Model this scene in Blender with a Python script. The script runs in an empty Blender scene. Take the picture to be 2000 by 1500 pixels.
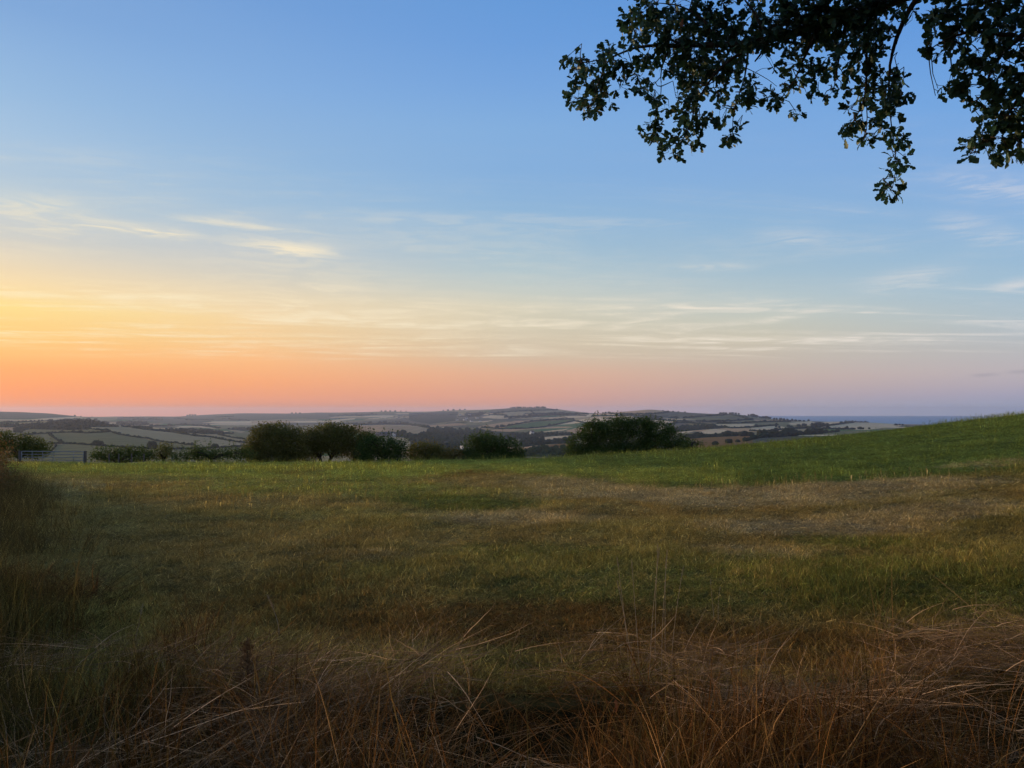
import bpy, math, random
import numpy as np
from mathutils import Matrix, Vector

rng = np.random.default_rng(7)
random.seed(7)
C = bpy.context.scene.collection
SC = bpy.context.scene
R = math.radians

# ------------------------------------------------------------------ camera
EYE = 1.6
FPX = 1502.0                     # focal length in photo pixels (2000 wide)
V0 = 804.0                       # photo row of the true horizontal
PITCH = math.atan((V0 - 750.0) / FPX)
cam_d = bpy.data.cameras.new('camera')
cam_d.sensor_width = 36.0
cam_d.lens = 36.0 * FPX / 2000.0
cam_d.clip_start = 0.05
cam_d.clip_end = 60000.0
cam = bpy.data.objects.new('camera', cam_d)
C.objects.link(cam)
cam.location = (0, 0, EYE)
cam.rotation_euler = (math.pi / 2 + PITCH, 0, 0)
SC.camera = cam

def s2l(c):
    return tuple(((x / 255.0) / 12.92 if x / 255.0 <= 0.04045 else (((x / 255.0) + 0.055) / 1.055) ** 2.4) for x in c)

def px_dir(u, v):
    """world direction of a photo pixel, scaled so that its y is 1"""
    a = (np.asarray(u, float) - 1000.0) / FPX
    b = (750.0 - np.asarray(v, float)) / FPX
    cp, sp = math.cos(PITCH), math.sin(PITCH)
    y = cp - b * sp
    z = sp + b * cp
    return a / y, z / y

def elev_deg(u, v):
    a, b = px_dir(u, v)
    return math.degrees(math.atan2(b, math.hypot(a, 1.0)))

def azim_deg(u, v=600):
    a, b = px_dir(u, v)
    return math.degrees(math.atan(a))

def at(u, v, y):
    a, b = px_dir(u, v)
    return Vector((float(a) * y, y, EYE + float(b) * y))

# ------------------------------------------------------------------ sky
SUN_AZ = -52.0                   # degrees from +Y, to the left
SUN_EL = 5.0
world = bpy.data.worlds.new('World')
SC.world = world
world.use_nodes = True
wt = world.node_tree
wt.nodes.clear()
WL = wt.links.new

def wn(t, **kw):
    n = wt.nodes.new(t)
    for k, v in kw.items():
        setattr(n, k, v)
    return n

def put(sock, v):
    if hasattr(v, 'is_output'):
        WL(v, sock)
    else:
        sock.default_value = v

def m(op, a, b=None, c=None, clamp=False):
    n = wn('ShaderNodeMath', operation=op, use_clamp=clamp)
    put(n.inputs[0], a)
    if b is not None:
        put(n.inputs[1], b)
    if c is not None:
        put(n.inputs[2], c)
    return n.outputs[0]

def mrange(x, a, b, c=0.0, d=1.0, smooth=True):
    n = wn('ShaderNodeMapRange', interpolation_type='SMOOTHSTEP' if smooth else 'LINEAR')
    put(n.inputs[0], x)
    for i, q in enumerate((a, b, c, d)):
        n.inputs[i + 1].default_value = q
    return n.outputs[0]

def wmix(f, a, b, mode='MIX'):
    n = wn('ShaderNodeMix', data_type='RGBA', blend_type=mode)
    put(n.inputs[0], f)
    put(n.inputs[6], a)
    put(n.inputs[7], b)
    return n.outputs[2]

tc = wn('ShaderNodeTexCoord')
sep = wn('ShaderNodeSeparateXYZ')
WL(tc.outputs['Generated'], sep.inputs[0])
dx, dy, dz = sep.outputs
el = m('MULTIPLY', m('ARCSINE', dz), 180 / math.pi)
az = m('MULTIPLY', m('ARCTAN2', dx, dy), 180 / math.pi)
cosd = m('COSINE', m('MULTIPLY', m('SUBTRACT', az, SUN_AZ), math.pi / 180))
EMAX = 62.0
elp = m('DIVIDE', m('MAXIMUM', el, 0.0), EMAX, clamp=True)

def sky_ramp(u, rows, zen):
    n = wn('ShaderNodeValToRGB')
    cr = n.color_ramp
    cr.interpolation = 'LINEAR'
    st = []
    for v, c in rows:
        e = elev_deg(u, v)
        if v < 300: c = (c[0] + 5, c[1] + 5, c[2] + 2)
        st.append((max(0.0, e / EMAX), s2l(c)))
    st.sort()
    st.append((38.0 / EMAX, s2l(zen[0])))
    st.append((1.0, s2l(zen[1])))
    while len(cr.elements) > 1:
        cr.elements.remove(cr.elements[-1])
    cr.elements[0].position = st[0][0]
    cr.elements[0].color = st[0][1] + (1,)
    for p, c in st[1:]:
        e = cr.elements.new(p)
        e.color = c + (1,)
    WL(elp, n.inputs[0])
    return n.outputs[0]

LEFT = [(0, (122, 163, 216)), (83, (134, 173, 220)), (166, (144, 181, 222)), (249, (158, 189, 222)), (332, (174, 198, 219)),
        (387, (188, 204, 214)), (420, (196, 204, 208)), (459, (206, 206, 201)), (498, (228, 214, 190)), (553, (248, 219, 168)),
        (597, (255, 222, 142)), (625, (254, 212, 132)), (653, (254, 204, 124)), (691, (254, 188, 114)), (719, (254, 168, 104)),
        (763, (250, 150, 98)), (785, (244, 142, 94)), (803, (222, 116, 74))]
MIDL = [(0, (98, 150, 216)), (83, (104, 154, 219)), (166, (114, 161, 221)), (249, (126, 170, 221)), (332, (134, 176, 221)),
        (387, (140, 180, 219)), (443, (151, 186, 215)), (498, (168, 194, 210)), (531, (182, 200, 206)), (570, (201, 206, 198)),
        (600, (216, 209, 187)), (636, (214, 203, 178)), (692, (214, 192, 166)), (730, (226, 176, 148)), (775, (222, 160, 138)),
        (800, (206, 152, 138))]
RIGHT = [(0, (90, 146, 220)), (166, (108, 160, 224)), (330, (132, 174, 224)), (400, (138, 178, 221)), (480, (150, 186, 217)),
         (560, (164, 192, 212)), (620, (179, 194, 203)), (680, (186, 187, 190)), (722, (189, 181, 186)), (750, (180, 172, 184)),
         (772, (166, 164, 186)), (802, (150, 162, 188))]
QL = [(0, (110, 155, 215)), (166, (127, 169, 221)), (332, (151, 186, 220)), (400, (164, 192, 217)), (450, (178, 196, 211)),
      (490, (192, 200, 206)), (540, (214, 208, 194)), (580, (234, 214, 180)), (620, (246, 214, 164)), (660, (247, 205, 148)),
      (705, (253, 186, 128)), (745, (250, 168, 116)), (780, (238, 154, 118)), (803, (206, 126, 98))]
QR = [(0, (92, 147, 218)), (166, (112, 161, 222)), (332, (132, 174, 222)), (443, (146, 183, 216)), (531, (166, 192, 209)),
      (580, (184, 199, 203)), (620, (198, 201, 191)), (660, (203, 196, 178)), (700, (199, 186, 173)), (740, (199, 175, 167)),
      (770, (186, 167, 170)), (800, (168, 163, 178))]
ra = sky_ramp(0, LEFT, ((112, 150, 205), (100, 134, 186)))
rq = sky_ramp(500, QL, ((100, 146, 206), (98, 133, 186)))
rb = sky_ramp(1000, MIDL, ((90, 140, 206), (96, 132, 186)))
rr_ = sky_ramp(1500, QR, ((86, 136, 205), (95, 131, 186)))
rc = sky_ramp(2000, RIGHT, ((84, 134, 204), (94, 130, 186)))
BACK = [(330, (150, 172, 204)), (560, (186, 184, 200)), (680, (208, 186, 190)), (740, (198, 180, 190)), (802, (150, 156, 178))]
rd = sky_ramp(1000, BACK, ((112, 146, 196), (96, 132, 186)))
def cosd_at(u):
    return math.cos(R(azim_deg(u) - SUN_AZ))
skyc = ra
for (u0, u1, rm) in ((0, 500, rq), (500, 1000, rb), (1000, 1500, rr_), (1500, 2000, rc)):
    skyc = wmix(mrange(az, azim_deg(u0), azim_deg(u1), smooth=False), skyc, rm)
skyc = wmix(mrange(cosd, -0.6, 0.05), rd, skyc)

# soft glow round the sun that has just gone behind the hill, left of the frame
glow = m('EXPONENT', m('MULTIPLY', m('ADD', m('POWER', m('DIVIDE', m('SUBTRACT', az, SUN_AZ), 9.0), 2.0),
                                    m('POWER', m('DIVIDE', m('SUBTRACT', el, 6.0), 5.0), 2.0)), -1.0))
skyc = wmix(1.0, skyc, wmix(glow, (0, 0, 0, 1), (0.05, 0.03, 0.005, 1)), 'ADD')

# cirrus: streaks on a high plane, plus single wisps
ez = m('MAXIMUM', m('ADD', dz, 0.025), 0.02)
cx = m('DIVIDE', dx, ez)
cy = m('DIVIDE', dy, ez)
comb = wn('ShaderNodeCombineXYZ')
put(comb.inputs[0], m('ADD', m('MULTIPLY', cx, 0.30), m('MULTIPLY', cy, 0.10)))
put(comb.inputs[1], m('ADD', m('MULTIPLY', cy, 1.15), m('MULTIPLY', cx, -0.16)))
nz = wn('ShaderNodeTexNoise')
WL(comb.outputs[0], nz.inputs['Vector'])
nz.inputs['Scale'].default_value = 1.0
nz.inputs['Detail'].default_value = 7.0
nz.inputs['Roughness'].default_value = 0.62
nz.inputs['Distortion'].default_value = 1.1
streak = mrange(nz.outputs[0], 0.41, 0.74)
band = m('MULTIPLY', mrange(el, 3.2, 5.0), mrange(el, 9.5, 6.8))
hi = m('MULTIPLY', mrange(el, 8.0, 11.0), mrange(el, 21.0, 13.0))
cl = m('MULTIPLY', streak, m('ADD', m('MULTIPLY', band, 1.0), m('MULTIPLY', hi, 0.32)))

comb2 = wn('ShaderNodeCombineXYZ')
put(comb2.inputs[0], m('MULTIPLY', az, 0.22))
put(comb2.inputs[1], m('MULTIPLY', el, 1.7))
nz2 = wn('ShaderNodeTexNoise')
WL(comb2.outputs[0], nz2.inputs['Vector'])
nz2.inputs['Scale'].default_value = 1.0
nz2.inputs['Detail'].default_value = 6.0
nz2.inputs['Roughness'].default_value = 0.6
nz2.inputs['Distortion'].default_value = 1.2
wn2 = mrange(nz2.outputs[0], 0.38, 0.62)

def wisp(u0, v0, u1, v1, wpx, amp):
    a0, e0, a1, e1 = azim_deg(u0), elev_deg(u0, v0), azim_deg(u1), elev_deg(u1, v1)
    ac, ec = (a0 + a1) / 2, (e0 + e1) / 2
    L = math.hypot(a1 - a0, e1 - e0) / 2
    ct, st = (a1 - a0) / (2 * L), (e1 - e0) / (2 * L)
    A = m('SUBTRACT', az, ac)
    E = m('SUBTRACT', el, ec)
    al = m('ADD', m('MULTIPLY', A, ct), m('MULTIPLY', E, st))
    cr = m('SUBTRACT', m('MULTIPLY', E, ct), m('MULTIPLY', A, st))
    W = wpx * 0.038
    cr = m('ADD', cr, m('MULTIPLY', m('SUBTRACT', nz2.outputs[0], 0.5), W * 2.2))
    q = m('ADD', m('POWER', m('ABSOLUTE', m('DIVIDE', al, L)), 2.6), m('POWER', m('ABSOLUTE', m('DIVIDE', cr, W)), 2.0))
    return m('MULTIPLY', m('EXPONENT', m('MULTIPLY', q, -1.0)), amp)

W = [wisp(150, 430, 380, 461, 8, 0.75), wisp(350, 423, 590, 452, 6, 0.40), wisp(500, 478, 662, 491, 13, 0.62),
     wisp(-20, 400, 190, 440, 34, 0.30), wisp(420, 455, 600, 500, 22, 0.22),
     wisp(1690, 556, 1860, 528, 15, 0.34), wisp(1840, 430, 1990, 462, 17, 0.34), wisp(1830, 352, 2020, 362, 18, 0.22),
     wisp(1480, 455, 1620, 468, 20, 0.20), wisp(1935, 562, 2060, 545, 7, 0.35), wisp(1330, 520, 1470, 522, 7, 0.28),
     wisp(1480, 628, 1620, 602, 6, 0.50), wisp(1180, 640, 1330, 612, 6, 0.40), wisp(1230, 665, 1720, 660, 5, 0.55),
     wisp(960, 604, 1560, 586, 6, 0.36), wisp(1320, 650, 1470, 628, 8, 0.36), wisp(600, 560, 720, 572, 12, 0.36), wisp(180, 560, 560, 590, 26, .24), wisp(700, 640, 1050, 652, 16, .20), wisp(300, 490, 800, 540, 40, .16)]
ws = W[0]
for w_ in W[1:]:
    ws = m('ADD', ws, w_)
ws = m('MULTIPLY', ws, m('ADD', m('MULTIPLY', wn2, 1.0), 0.30))
cl = m('ADD', m('MULTIPLY', cl, m('ADD', m('MULTIPLY', wn2, .75), .30)), ws, clamp=True)
ccol = wmix(mrange(cosd, cosd_at(2000), cosd_at(0), smooth=False), s2l((236, 228, 224)) + (1,), s2l((255, 238, 200)) + (1,))
skyc = wmix(m('MULTIPLY', cl, 0.85), skyc, ccol)
# two faint dark scraps low on the right
dk = m('ADD', wisp(1895, 734, 1945, 731, 3, 0.5), wisp(1965, 727, 2010, 726, 3, 0.5))
skyc = wmix(m('MULTIPLY', dk, 0.5), skyc, s2l((120, 125, 150)) + (1,))

sky = wn('ShaderNodeTexSky', sky_type='NISHITA')
sky.sun_disc = False
sky.sun_elevation = R(SUN_EL)
sky.sun_rotation = R(SUN_AZ)
sky.altitude = 120.0
bg1 = wn('ShaderNodeBackground')
WL(skyc, bg1.inputs[0])
bg1.inputs[1].default_value = 0.97
bg2 = wn('ShaderNodeBackground')
WL(sky.outputs[0], bg2.inputs[0])
bg2.inputs[1].default_value = 0.006
adds = wn('ShaderNodeAddShader')
WL(bg1.outputs[0], adds.inputs[0])
WL(bg2.outputs[0], adds.inputs[1])
wo = wn('ShaderNodeOutputWorld')
WL(adds.outputs[0], wo.inputs[0])
world.cycles.sampling_method = 'MANUAL'
world.cycles.sample_map_resolution = 512

sun_d = bpy.data.lights.new('sun', 'SUN')
sun_d.energy = 3.8
sun_d.angle = R(5.0)
sun_d.color = (1.0, 0.66, 0.36)
sun = bpy.data.objects.new('sun', sun_d)
C.objects.link(sun)
sdir = Vector((math.sin(R(SUN_AZ)) * math.cos(R(SUN_EL)), math.cos(R(SUN_AZ)) * math.cos(R(SUN_EL)), math.sin(R(SUN_EL))))
sun.rotation_euler = sdir.to_track_quat('Z', 'Y').to_euler()

SC.view_settings.view_transform = 'Standard'
SC.view_settings.look = 'None'
SC.view_settings.exposure = 0.0
SC.view_settings.gamma = 1.0
SC.view_settings.use_curve_mapping = False
SC.cycles.use_denoising = True
SC.cycles.use_adaptive_sampling = True
SC.cycles.adaptive_threshold = 0.03
SC.cycles.max_bounces = 4
SC.cycles.diffuse_bounces = 2
SC.cycles.transmission_bounces = 4
SC.cycles.transparent_max_bounces = 4
SC.cycles.volume_bounces = 0

# ------------------------------------------------------------------ helpers
def mesh_np(name, V, F, mat=None, smooth=False, tint=None):
    """V (n,3), F (k,3|4) int array or a list of such arrays"""
    V = np.asarray(V, np.float32)
    Fs = F if isinstance(F, list) else [F]
    Fs = [np.asarray(f, np.int32) for f in Fs if len(f)]
    me = bpy.data.meshes.new(name)
    me.vertices.add(len(V))
    me.vertices.foreach_set('co', V.ravel())
    loops = np.concatenate([f.ravel() for f in Fs])
    tot = np.concatenate([np.full(len(f), f.shape[1], np.int32) for f in Fs])
    start = np.concatenate([[0], np.cumsum(tot)[:-1]]).astype(np.int32)
    me.loops.add(len(loops))
    me.loops.foreach_set('vertex_index', loops)
    me.polygons.add(len(tot))
    me.polygons.foreach_set('loop_start', start)
    me.polygons.foreach_set('loop_total', tot)
    if smooth:
        me.polygons.foreach_set('use_smooth', np.ones(len(tot), bool))
    me.update(calc_edges=True)
    if tint is not None:
        t = np.ones((len(V), 4), np.float32)
        t[:, :3] = tint
        ca = me.attributes.new('tint', 'FLOAT_COLOR', 'POINT')
        ca.data.foreach_set('color', t.ravel())
    if mat:
        me.materials.append(mat)
    return me

def link(name, me, parent=None):
    o = bpy.data.objects.new(name, me)
    C.objects.link(o)
    if parent:
        o.parent = parent
    return o

def empty(name, loc=(0, 0, 0), rz=0.0):
    o = bpy.data.objects.new(name, None)
    C.objects.link(o)
    o.location = loc
    o.rotation_euler = (0, 0, rz)
    o.empty_display_size = 0.2
    return o

def tag(o, label=None, cat=None, group=None, kind=None):
    if label: o['label'] = label
    if cat: o['category'] = cat
    if group: o['group'] = group
    if kind: o['kind'] = kind
    return o

class MB:
    """collects pieces into one mesh"""
    def __init__(self):
        self.V, self.F3, self.F4, self.n, self.T = [], [], [], 0, []
    def add(self, V, F3=None, F4=None, tint=None):
        V = np.asarray(V, float)
        self.V.append(V)
        if F3 is not None and len(F3): self.F3.append(np.asarray(F3) + self.n)
        if F4 is not None and len(F4): self.F4.append(np.asarray(F4) + self.n)
        self.T.append(np.broadcast_to(np.asarray(tint if tint is not None else (1, 1, 1), float), (len(V), 3)))
        self.n += len(V)
    def tube(self, pts, rad, k=6, cap=True, tint=None, wob=0.0):
        P = np.array([tuple(p) for p in pts], float)
        r = np.broadcast_to(np.asarray(rad, float), (len(P),))
        T = np.gradient(P, axis=0)
        T /= np.linalg.norm(T, axis=1)[:, None] + 1e-9
        ref = np.array([0, 0, 1.0]) if abs(T[0, 2]) < 0.9 else np.array([1.0, 0, 0])
        A = np.cross(T, ref); A /= np.linalg.norm(A, axis=1)[:, None] + 1e-9
        B = np.cross(T, A)
        th = np.arange(k) * 2 * math.pi / k
        rr = r[:, None] * (1 + wob * rng.normal(size=(len(P), k)))
        V = P[:, None] + rr[:, :, None] * (np.cos(th)[None, :, None] * A[:, None] + np.sin(th)[None, :, None] * B[:, None])
        V = V.reshape(-1, 3)
        i = np.arange(len(P) - 1)[:, None] * k
        j = np.arange(k)[None]
        jn = (j + 1) % k
        F = np.stack([i + j, i + jn, i + k + jn, i + k + j], -1).reshape(-1, 4)
        F3 = None
        if cap:
            V = np.vstack([V, P[:1], P[-1:]])
            n0 = len(P) * k
            a = np.arange(k); b = (a + 1) % k
            F3 = np.vstack([np.stack([np.full(k, n0), b, a], -1), np.stack([np.full(k, n0 + 1), n0 - k + a, n0 - k + b], -1)])
        self.add(V, F3, F, tint)
    def box(self, lo, hi, tint=None):
        x0, y0, z0 = lo; x1, y1, z1 = hi
        V = [(x0, y0, z0), (x1, y0, z0), (x1, y1, z0), (x0, y1, z0), (x0, y0, z1), (x1, y0, z1), (x1, y1, z1), (x0, y1, z1)]
        F = [(3, 2, 1, 0), (4, 5, 6, 7), (0, 1, 5, 4), (1, 2, 6, 5), (2, 3, 7, 6), (3, 0, 4, 7)]
        self.add(V, None, F, tint)
    def mesh(self, name, mat, smooth=False, tint=False):
        F = []
        if self.F3: F.append(np.vstack(self.F3))
        if self.F4: F.append(np.vstack(self.F4))
        return mesh_np(name, np.vstack(self.V), F, mat, smooth, np.vstack(self.T) if tint else None)
    def build(self, name, mat, parent=None, smooth=False, tint=False):
        return link(name, self.mesh(name, mat, smooth, tint), parent)

def scatter_shape(tv, tf, pos, basis, scale):
    """copies of a template (k verts) at N places -> V,F"""
    tv = np.asarray(tv, float); tf = np.asarray(tf)
    V = pos[:, None, :] + np.einsum('nij,kj->nki', basis, tv) * np.asarray(scale).reshape(-1, 1, 1)
    F = (tf[None] + (np.arange(len(pos)) * len(tv))[:, None, None]).reshape(-1, tf.shape[1])
    return V.reshape(-1, 3), F

def basis_from(d, n):
    """columns: side, d, normal"""
    d = d / (np.linalg.norm(d, axis=1)[:, None] + 1e-9)
    s = np.cross(d, n); s /= np.linalg.norm(s, axis=1)[:, None] + 1e-9
    n2 = np.cross(s, d)
    return np.stack([s, d, n2], -1)

def vnoise(x, y, seed=0):
    """smooth value noise, numpy, roughly -1..1"""
    x = np.asarray(x, float); y = np.asarray(y, float)
    xi = np.floor(x).astype(np.int64); yi = np.floor(y).astype(np.int64)
    fx = x - xi; fy = y - yi
    fx = fx * fx * (3 - 2 * fx); fy = fy * fy * (3 - 2 * fy)
    def h(a, b):
        q = (a * 374761393 + b * 668265263 + seed * 974634777) & 0x7fffffff
        q = ((q ^ (q >> 13)) * 1274126177) & 0x7fffffff
        q = q ^ (q >> 16)
        return (q % 100003) / 50001.5 - 1.0
    a = h(xi, yi); b = h(xi + 1, yi); c = h(xi, yi + 1); d = h(xi + 1, yi + 1)
    return (a * (1 - fx) + b * fx) * (1 - fy) + (c * (1 - fx) + d * fx) * fy

def fbm(x, y, seed=0, o=4):
    s = 0; a = 1.0; t = 0
    for i in range(o):
        s = s + a * vnoise(x * 2 ** i, y * 2 ** i, seed + i * 17); t += a; a *= 0.5
    return s / t

# ------------------------------------------------------------------ materials
def new_mat(name):
    mt = bpy.data.materials.new(name)
    mt.use_nodes = True
    nt = mt.node_tree
    return mt, nt, nt.nodes['Principled BSDF'], nt.nodes['Material Output']

def simple_mat(name, col, rough=0.7, metal=0.0, nscale=None, namp=0.3):
    mt, nt, b, o = new_mat(name)
    b.inputs['Specular IOR Level'].default_value = 0.5 if rough < .6 else 0.1
    b.inputs['Roughness'].default_value = rough
    b.inputs['Metallic'].default_value = metal
    b.inputs['Base Color'].default_value = tuple(col) + (1,)
    if nscale:
        t = nt.nodes.new('ShaderNodeTexCoord')
        n = nt.nodes.new('ShaderNodeTexNoise'); n.inputs['Scale'].default_value = nscale; n.inputs['Detail'].default_value = 5
        nt.links.new(t.outputs['Object'], n.inputs['Vector'])
        mx = nt.nodes.new('ShaderNodeMix'); mx.data_type = 'RGBA'
        mx.inputs[6].default_value = tuple(c * (1 - namp) for c in col) + (1,)
        mx.inputs[7].default_value = tuple(min(1, c * (1 + namp)) for c in col) + (1,)
        nt.links.new(n.outputs[0], mx.inputs[0])
        nt.links.new(mx.outputs[2], b.inputs['Base Color'])
    return mt

def leafy_mat(name, col, instancer=False, trans=0.3, rough=0.6, spec=0.08, hue=0.0):
    """leaf/blade: own colour times a per-leaf tint, partly translucent"""
    mt, nt, b, o = new_mat(name)
    at_ = nt.nodes.new('ShaderNodeAttribute')
    at_.attribute_name = 'tint'
    at_.attribute_type = 'INSTANCER' if instancer else 'GEOMETRY'
    mx = nt.nodes.new('ShaderNodeMix'); mx.data_type = 'RGBA'; mx.blend_type = 'MULTIPLY'
    mx.inputs[0].default_value = 1.0
    mx.inputs[6].default_value = tuple(col) + (1,)
    nt.links.new(at_.outputs['Color'], mx.inputs[7])
    c = mx.outputs[2]
    if instancer:
        a2 = nt.nodes.new('ShaderNodeAttribute'); a2.attribute_name = 'tint'; a2.attribute_type = 'GEOMETRY'
        m2 = nt.nodes.new('ShaderNodeMix'); m2.data_type = 'RGBA'; m2.blend_type = 'MULTIPLY'; m2.inputs[0].default_value = 1.0
        nt.links.new(c, m2.inputs[6]); nt.links.new(a2.outputs['Color'], m2.inputs[7])
        c = m2.outputs[2]
    nt.links.new(c, b.inputs['Base Color'])
    b.inputs['Roughness'].default_value = rough
    b.inputs['Specular IOR Level'].default_value = spec
    tr = nt.nodes.new('ShaderNodeBsdfTranslucent')
    nt.links.new(c, tr.inputs['Color'])
    ms = nt.nodes.new('ShaderNodeMixShader'); ms.inputs[0].default_value = trans
    nt.links.new(b.outputs[0], ms.inputs[1]); nt.links.new(tr.outputs[0], ms.inputs[2])
    nt.links.new(ms.outputs[0], o.inputs['Surface'])
    return mt

M_oakleaf = leafy_mat('oak leaf', (0.042, 0.095, 0.056), trans=0.2, rough=0.5, spec=0.25)
M_bark = simple_mat('oak bark', (0.055, 0.045, 0.035), 0.9, nscale=9.0, namp=0.5)
M_twig = simple_mat('twig', (0.05, 0.04, 0.03), 0.85)
M_hawleaf = leafy_mat('hedge tree leaf', (0.12, 0.125, 0.04), trans=0.3)
M_brambleleaf = leafy_mat('bramble leaf', (0.19, 0.14, 0.065), trans=0.25)
M_farleaf = leafy_mat('distant foliage', (0.026, 0.035, 0.018), trans=0.0, rough=0.9, spec=0.0)
M_grass = leafy_mat('meadow grass', (1.42, 1.36, 1.1), instancer=True, trans=0.38, rough=0.7, spec=0.04)
M_steel = simple_mat('galvanised steel', (0.27, 0.275, 0.285), 0.6, 0.5, nscale=14.0, namp=0.2)
M_post = simple_mat('weathered post', (0.12, 0.10, 0.085), 0.9, nscale=12.0, namp=0.4)

# ------------------------------------------------------------------ near field shape
CR_U = np.array([-900, -400, 0, 170, 450, 800, 1100, 1220, 1350, 1480, 1600, 1700, 1800, 1900, 2000, 2200, 2600, 3200])
CR_V = np.array([893, 893, 894, 898, 901, 899, 890, 881, 871, 860, 849, 839, 828.5, 817, 806, 786, 760, 740])
CR_V = CR_V + np.array([8, 8, 8, 7, 7, 7, 7, 8, 9, 9, 9, 8, 7, 6, 5, 4, 0, 0])
CR_Y = np.array([43, 43, 42, 42, 43, 44, 44, 44, 43, 43, 42, 42, 41, 41, 40, 40, 40, 40.])

def field_z(x, y):
    x = np.asarray(x, float); y = np.asarray(y, float)
    yy = np.maximum(y, 0.5)
    t = np.clip(x / yy, -1.25, 1.45)
    u = 1000 + FPX * t
    vc = np.interp(u, CR_U, CR_V); yc = np.interp(u, CR_U, CR_Y)
    # smooth the crest line a little
    for du in (-60, 60):
        vc = vc + np.interp(u + du, CR_U, CR_V); yc = yc + np.interp(u + du, CR_U, CR_Y)
    vc /= 3; yc /= 3
    zc = EYE - yc * (vc - V0) / FPX
    s = np.clip(yy / yc, 0, 1)
    slope = 1.25
    z_in = zc * s ** slope
    d = np.maximum(yy - yc, 0)
    z_out = zc + np.where(zc > 0, 0.01, -0.02) * d - 0.012 * d ** 1.6
    z_out = np.where(d > 40, zc - 0.02 * 40 - 0.012 * 40 ** 1.6 - 0.2 * (d - 40), z_out)
    z = np.where(yy <= yc, z_in, z_out)
    bump = 0.035 * fbm(x * 0.45, y * 0.45, 3, 3) + 0.05 * fbm(x * 0.13, y * 0.13, 9, 2)
    dip = 0.72 * np.exp(-((x + 26.3) / 3.2) ** 2) * np.clip((y - 42.4) / 2.0, 0, 1)
    z = z - dip
    damp = np.clip((y - 1.0) / 6.0, 0.25, 1.0)
    return z + bump * damp

def crest_y(u):
    return np.interp(u, CR_U, CR_Y)

def near_hit(u, v):
    a, b = px_dir(u, v)
    ys = np.linspace(2.5, 60, 1200)
    zr = EYE + b * ys
    zt = field_z(a * ys, ys)
    k = np.argmax(zr <= zt)
    y = ys[k] if (zr <= zt).any() else 43.0
    return Vector((float(a * y), float(y), float(field_z(a * y, y))))

def proj(x, y, z):
    cp, sp = math.cos(PITCH), math.sin(PITCH)
    yc = y * cp + (z - EYE) * sp
    zc = -y * sp + (z - EYE) * cp
    yc = np.maximum(yc, 0.05)
    return 1000 + FPX * x / yc, 750 - FPX * zc / yc

# --- colour of the turf: green and dry patches that the field really has
GREEN = np.array((0.225, 0.240, 0.050)); DGREEN = np.array((0.120, 0.130, 0.030)); FGREEN = np.array((0.118, 0.155, 0.036))
STRAW = np.array((0.340, 0.265, 0.135)); BROWN = np.array((0.235, 0.168, 0.058)); OLIVE = np.array((0.215, 0.190, 0.056))
RUST = np.array((0.170, 0.095, 0.028))
PATCH = [  # u, v, ru, rv, colour, strength
    (450, 915, 520, 22, GREEN, 1.0), (900, 903, 600, 16, GREEN, 1.0), (1150, 905, 260, 22, GREEN, 1.0),
    (1500, 900, 420, 38, FGREEN, 1.0), (1750, 880, 420, 52, FGREEN, 1.0), (1980, 840, 200, 46, FGREEN, 1.0),
    (1250, 925, 220, 14, GREEN, 0.8), (600, 945, 260, 18, GREEN, 0.6), (860, 985, 150, 16, DGREEN, 0.9), (720, 965, 200, 14, GREEN, 0.5),
    (900, 922, 70, 9, RUST, 0.6), (600, 930, 60, 7, RUST, 0.4), (170, 960, 70, 22, STRAW, 0.25), (60, 950, 40, 20, OLIVE, 0.5),
    (1500, 960, 330, 20, STRAW, 0.62), (1700, 948, 240, 14, STRAW, 0.6), (1150, 955, 160, 14, STRAW, 0.45), (1000, 1010, 180, 12, STRAW, 0.55),
    (1640, 1020, 230, 18, STRAW, 0.75), (1850, 995, 170, 16, STRAW, 0.6), (1990, 906, 90, 9, STRAW, 0.3), (1480, 1075, 120, 14, STRAW, 0.45),
    (680, 1090, 130, 10, STRAW, 0.35), (560, 1060, 90, 10, STRAW, 0.3),
    (1700, 1050, 150, 12, DGREEN, 0.7), (1500, 1140, 480, 60, DGREEN, 0.65), (1850, 1130, 260, 70, DGREEN, 0.6), (1150, 1090, 260, 30, OLIVE, 0.7),
    (1040, 1075, 160, 18, DGREEN, 0.4), (450, 1080, 260, 60, BROWN, 0.8), (180, 1100, 260, 90, BROWN, 0.6), (640, 1180, 300, 50, RUST, 0.5),
    (1100, 1225, 360, 45, RUST, 0.9), (1700, 1270, 500, 40, RUST, 0.8), (120, 1250, 220, 120, OLIVE, 0.6), (1560, 932, 130, 6, DGREEN, 0.7),
    (1350, 937, 80, 5, DGREEN, 0.8),
]
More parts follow.
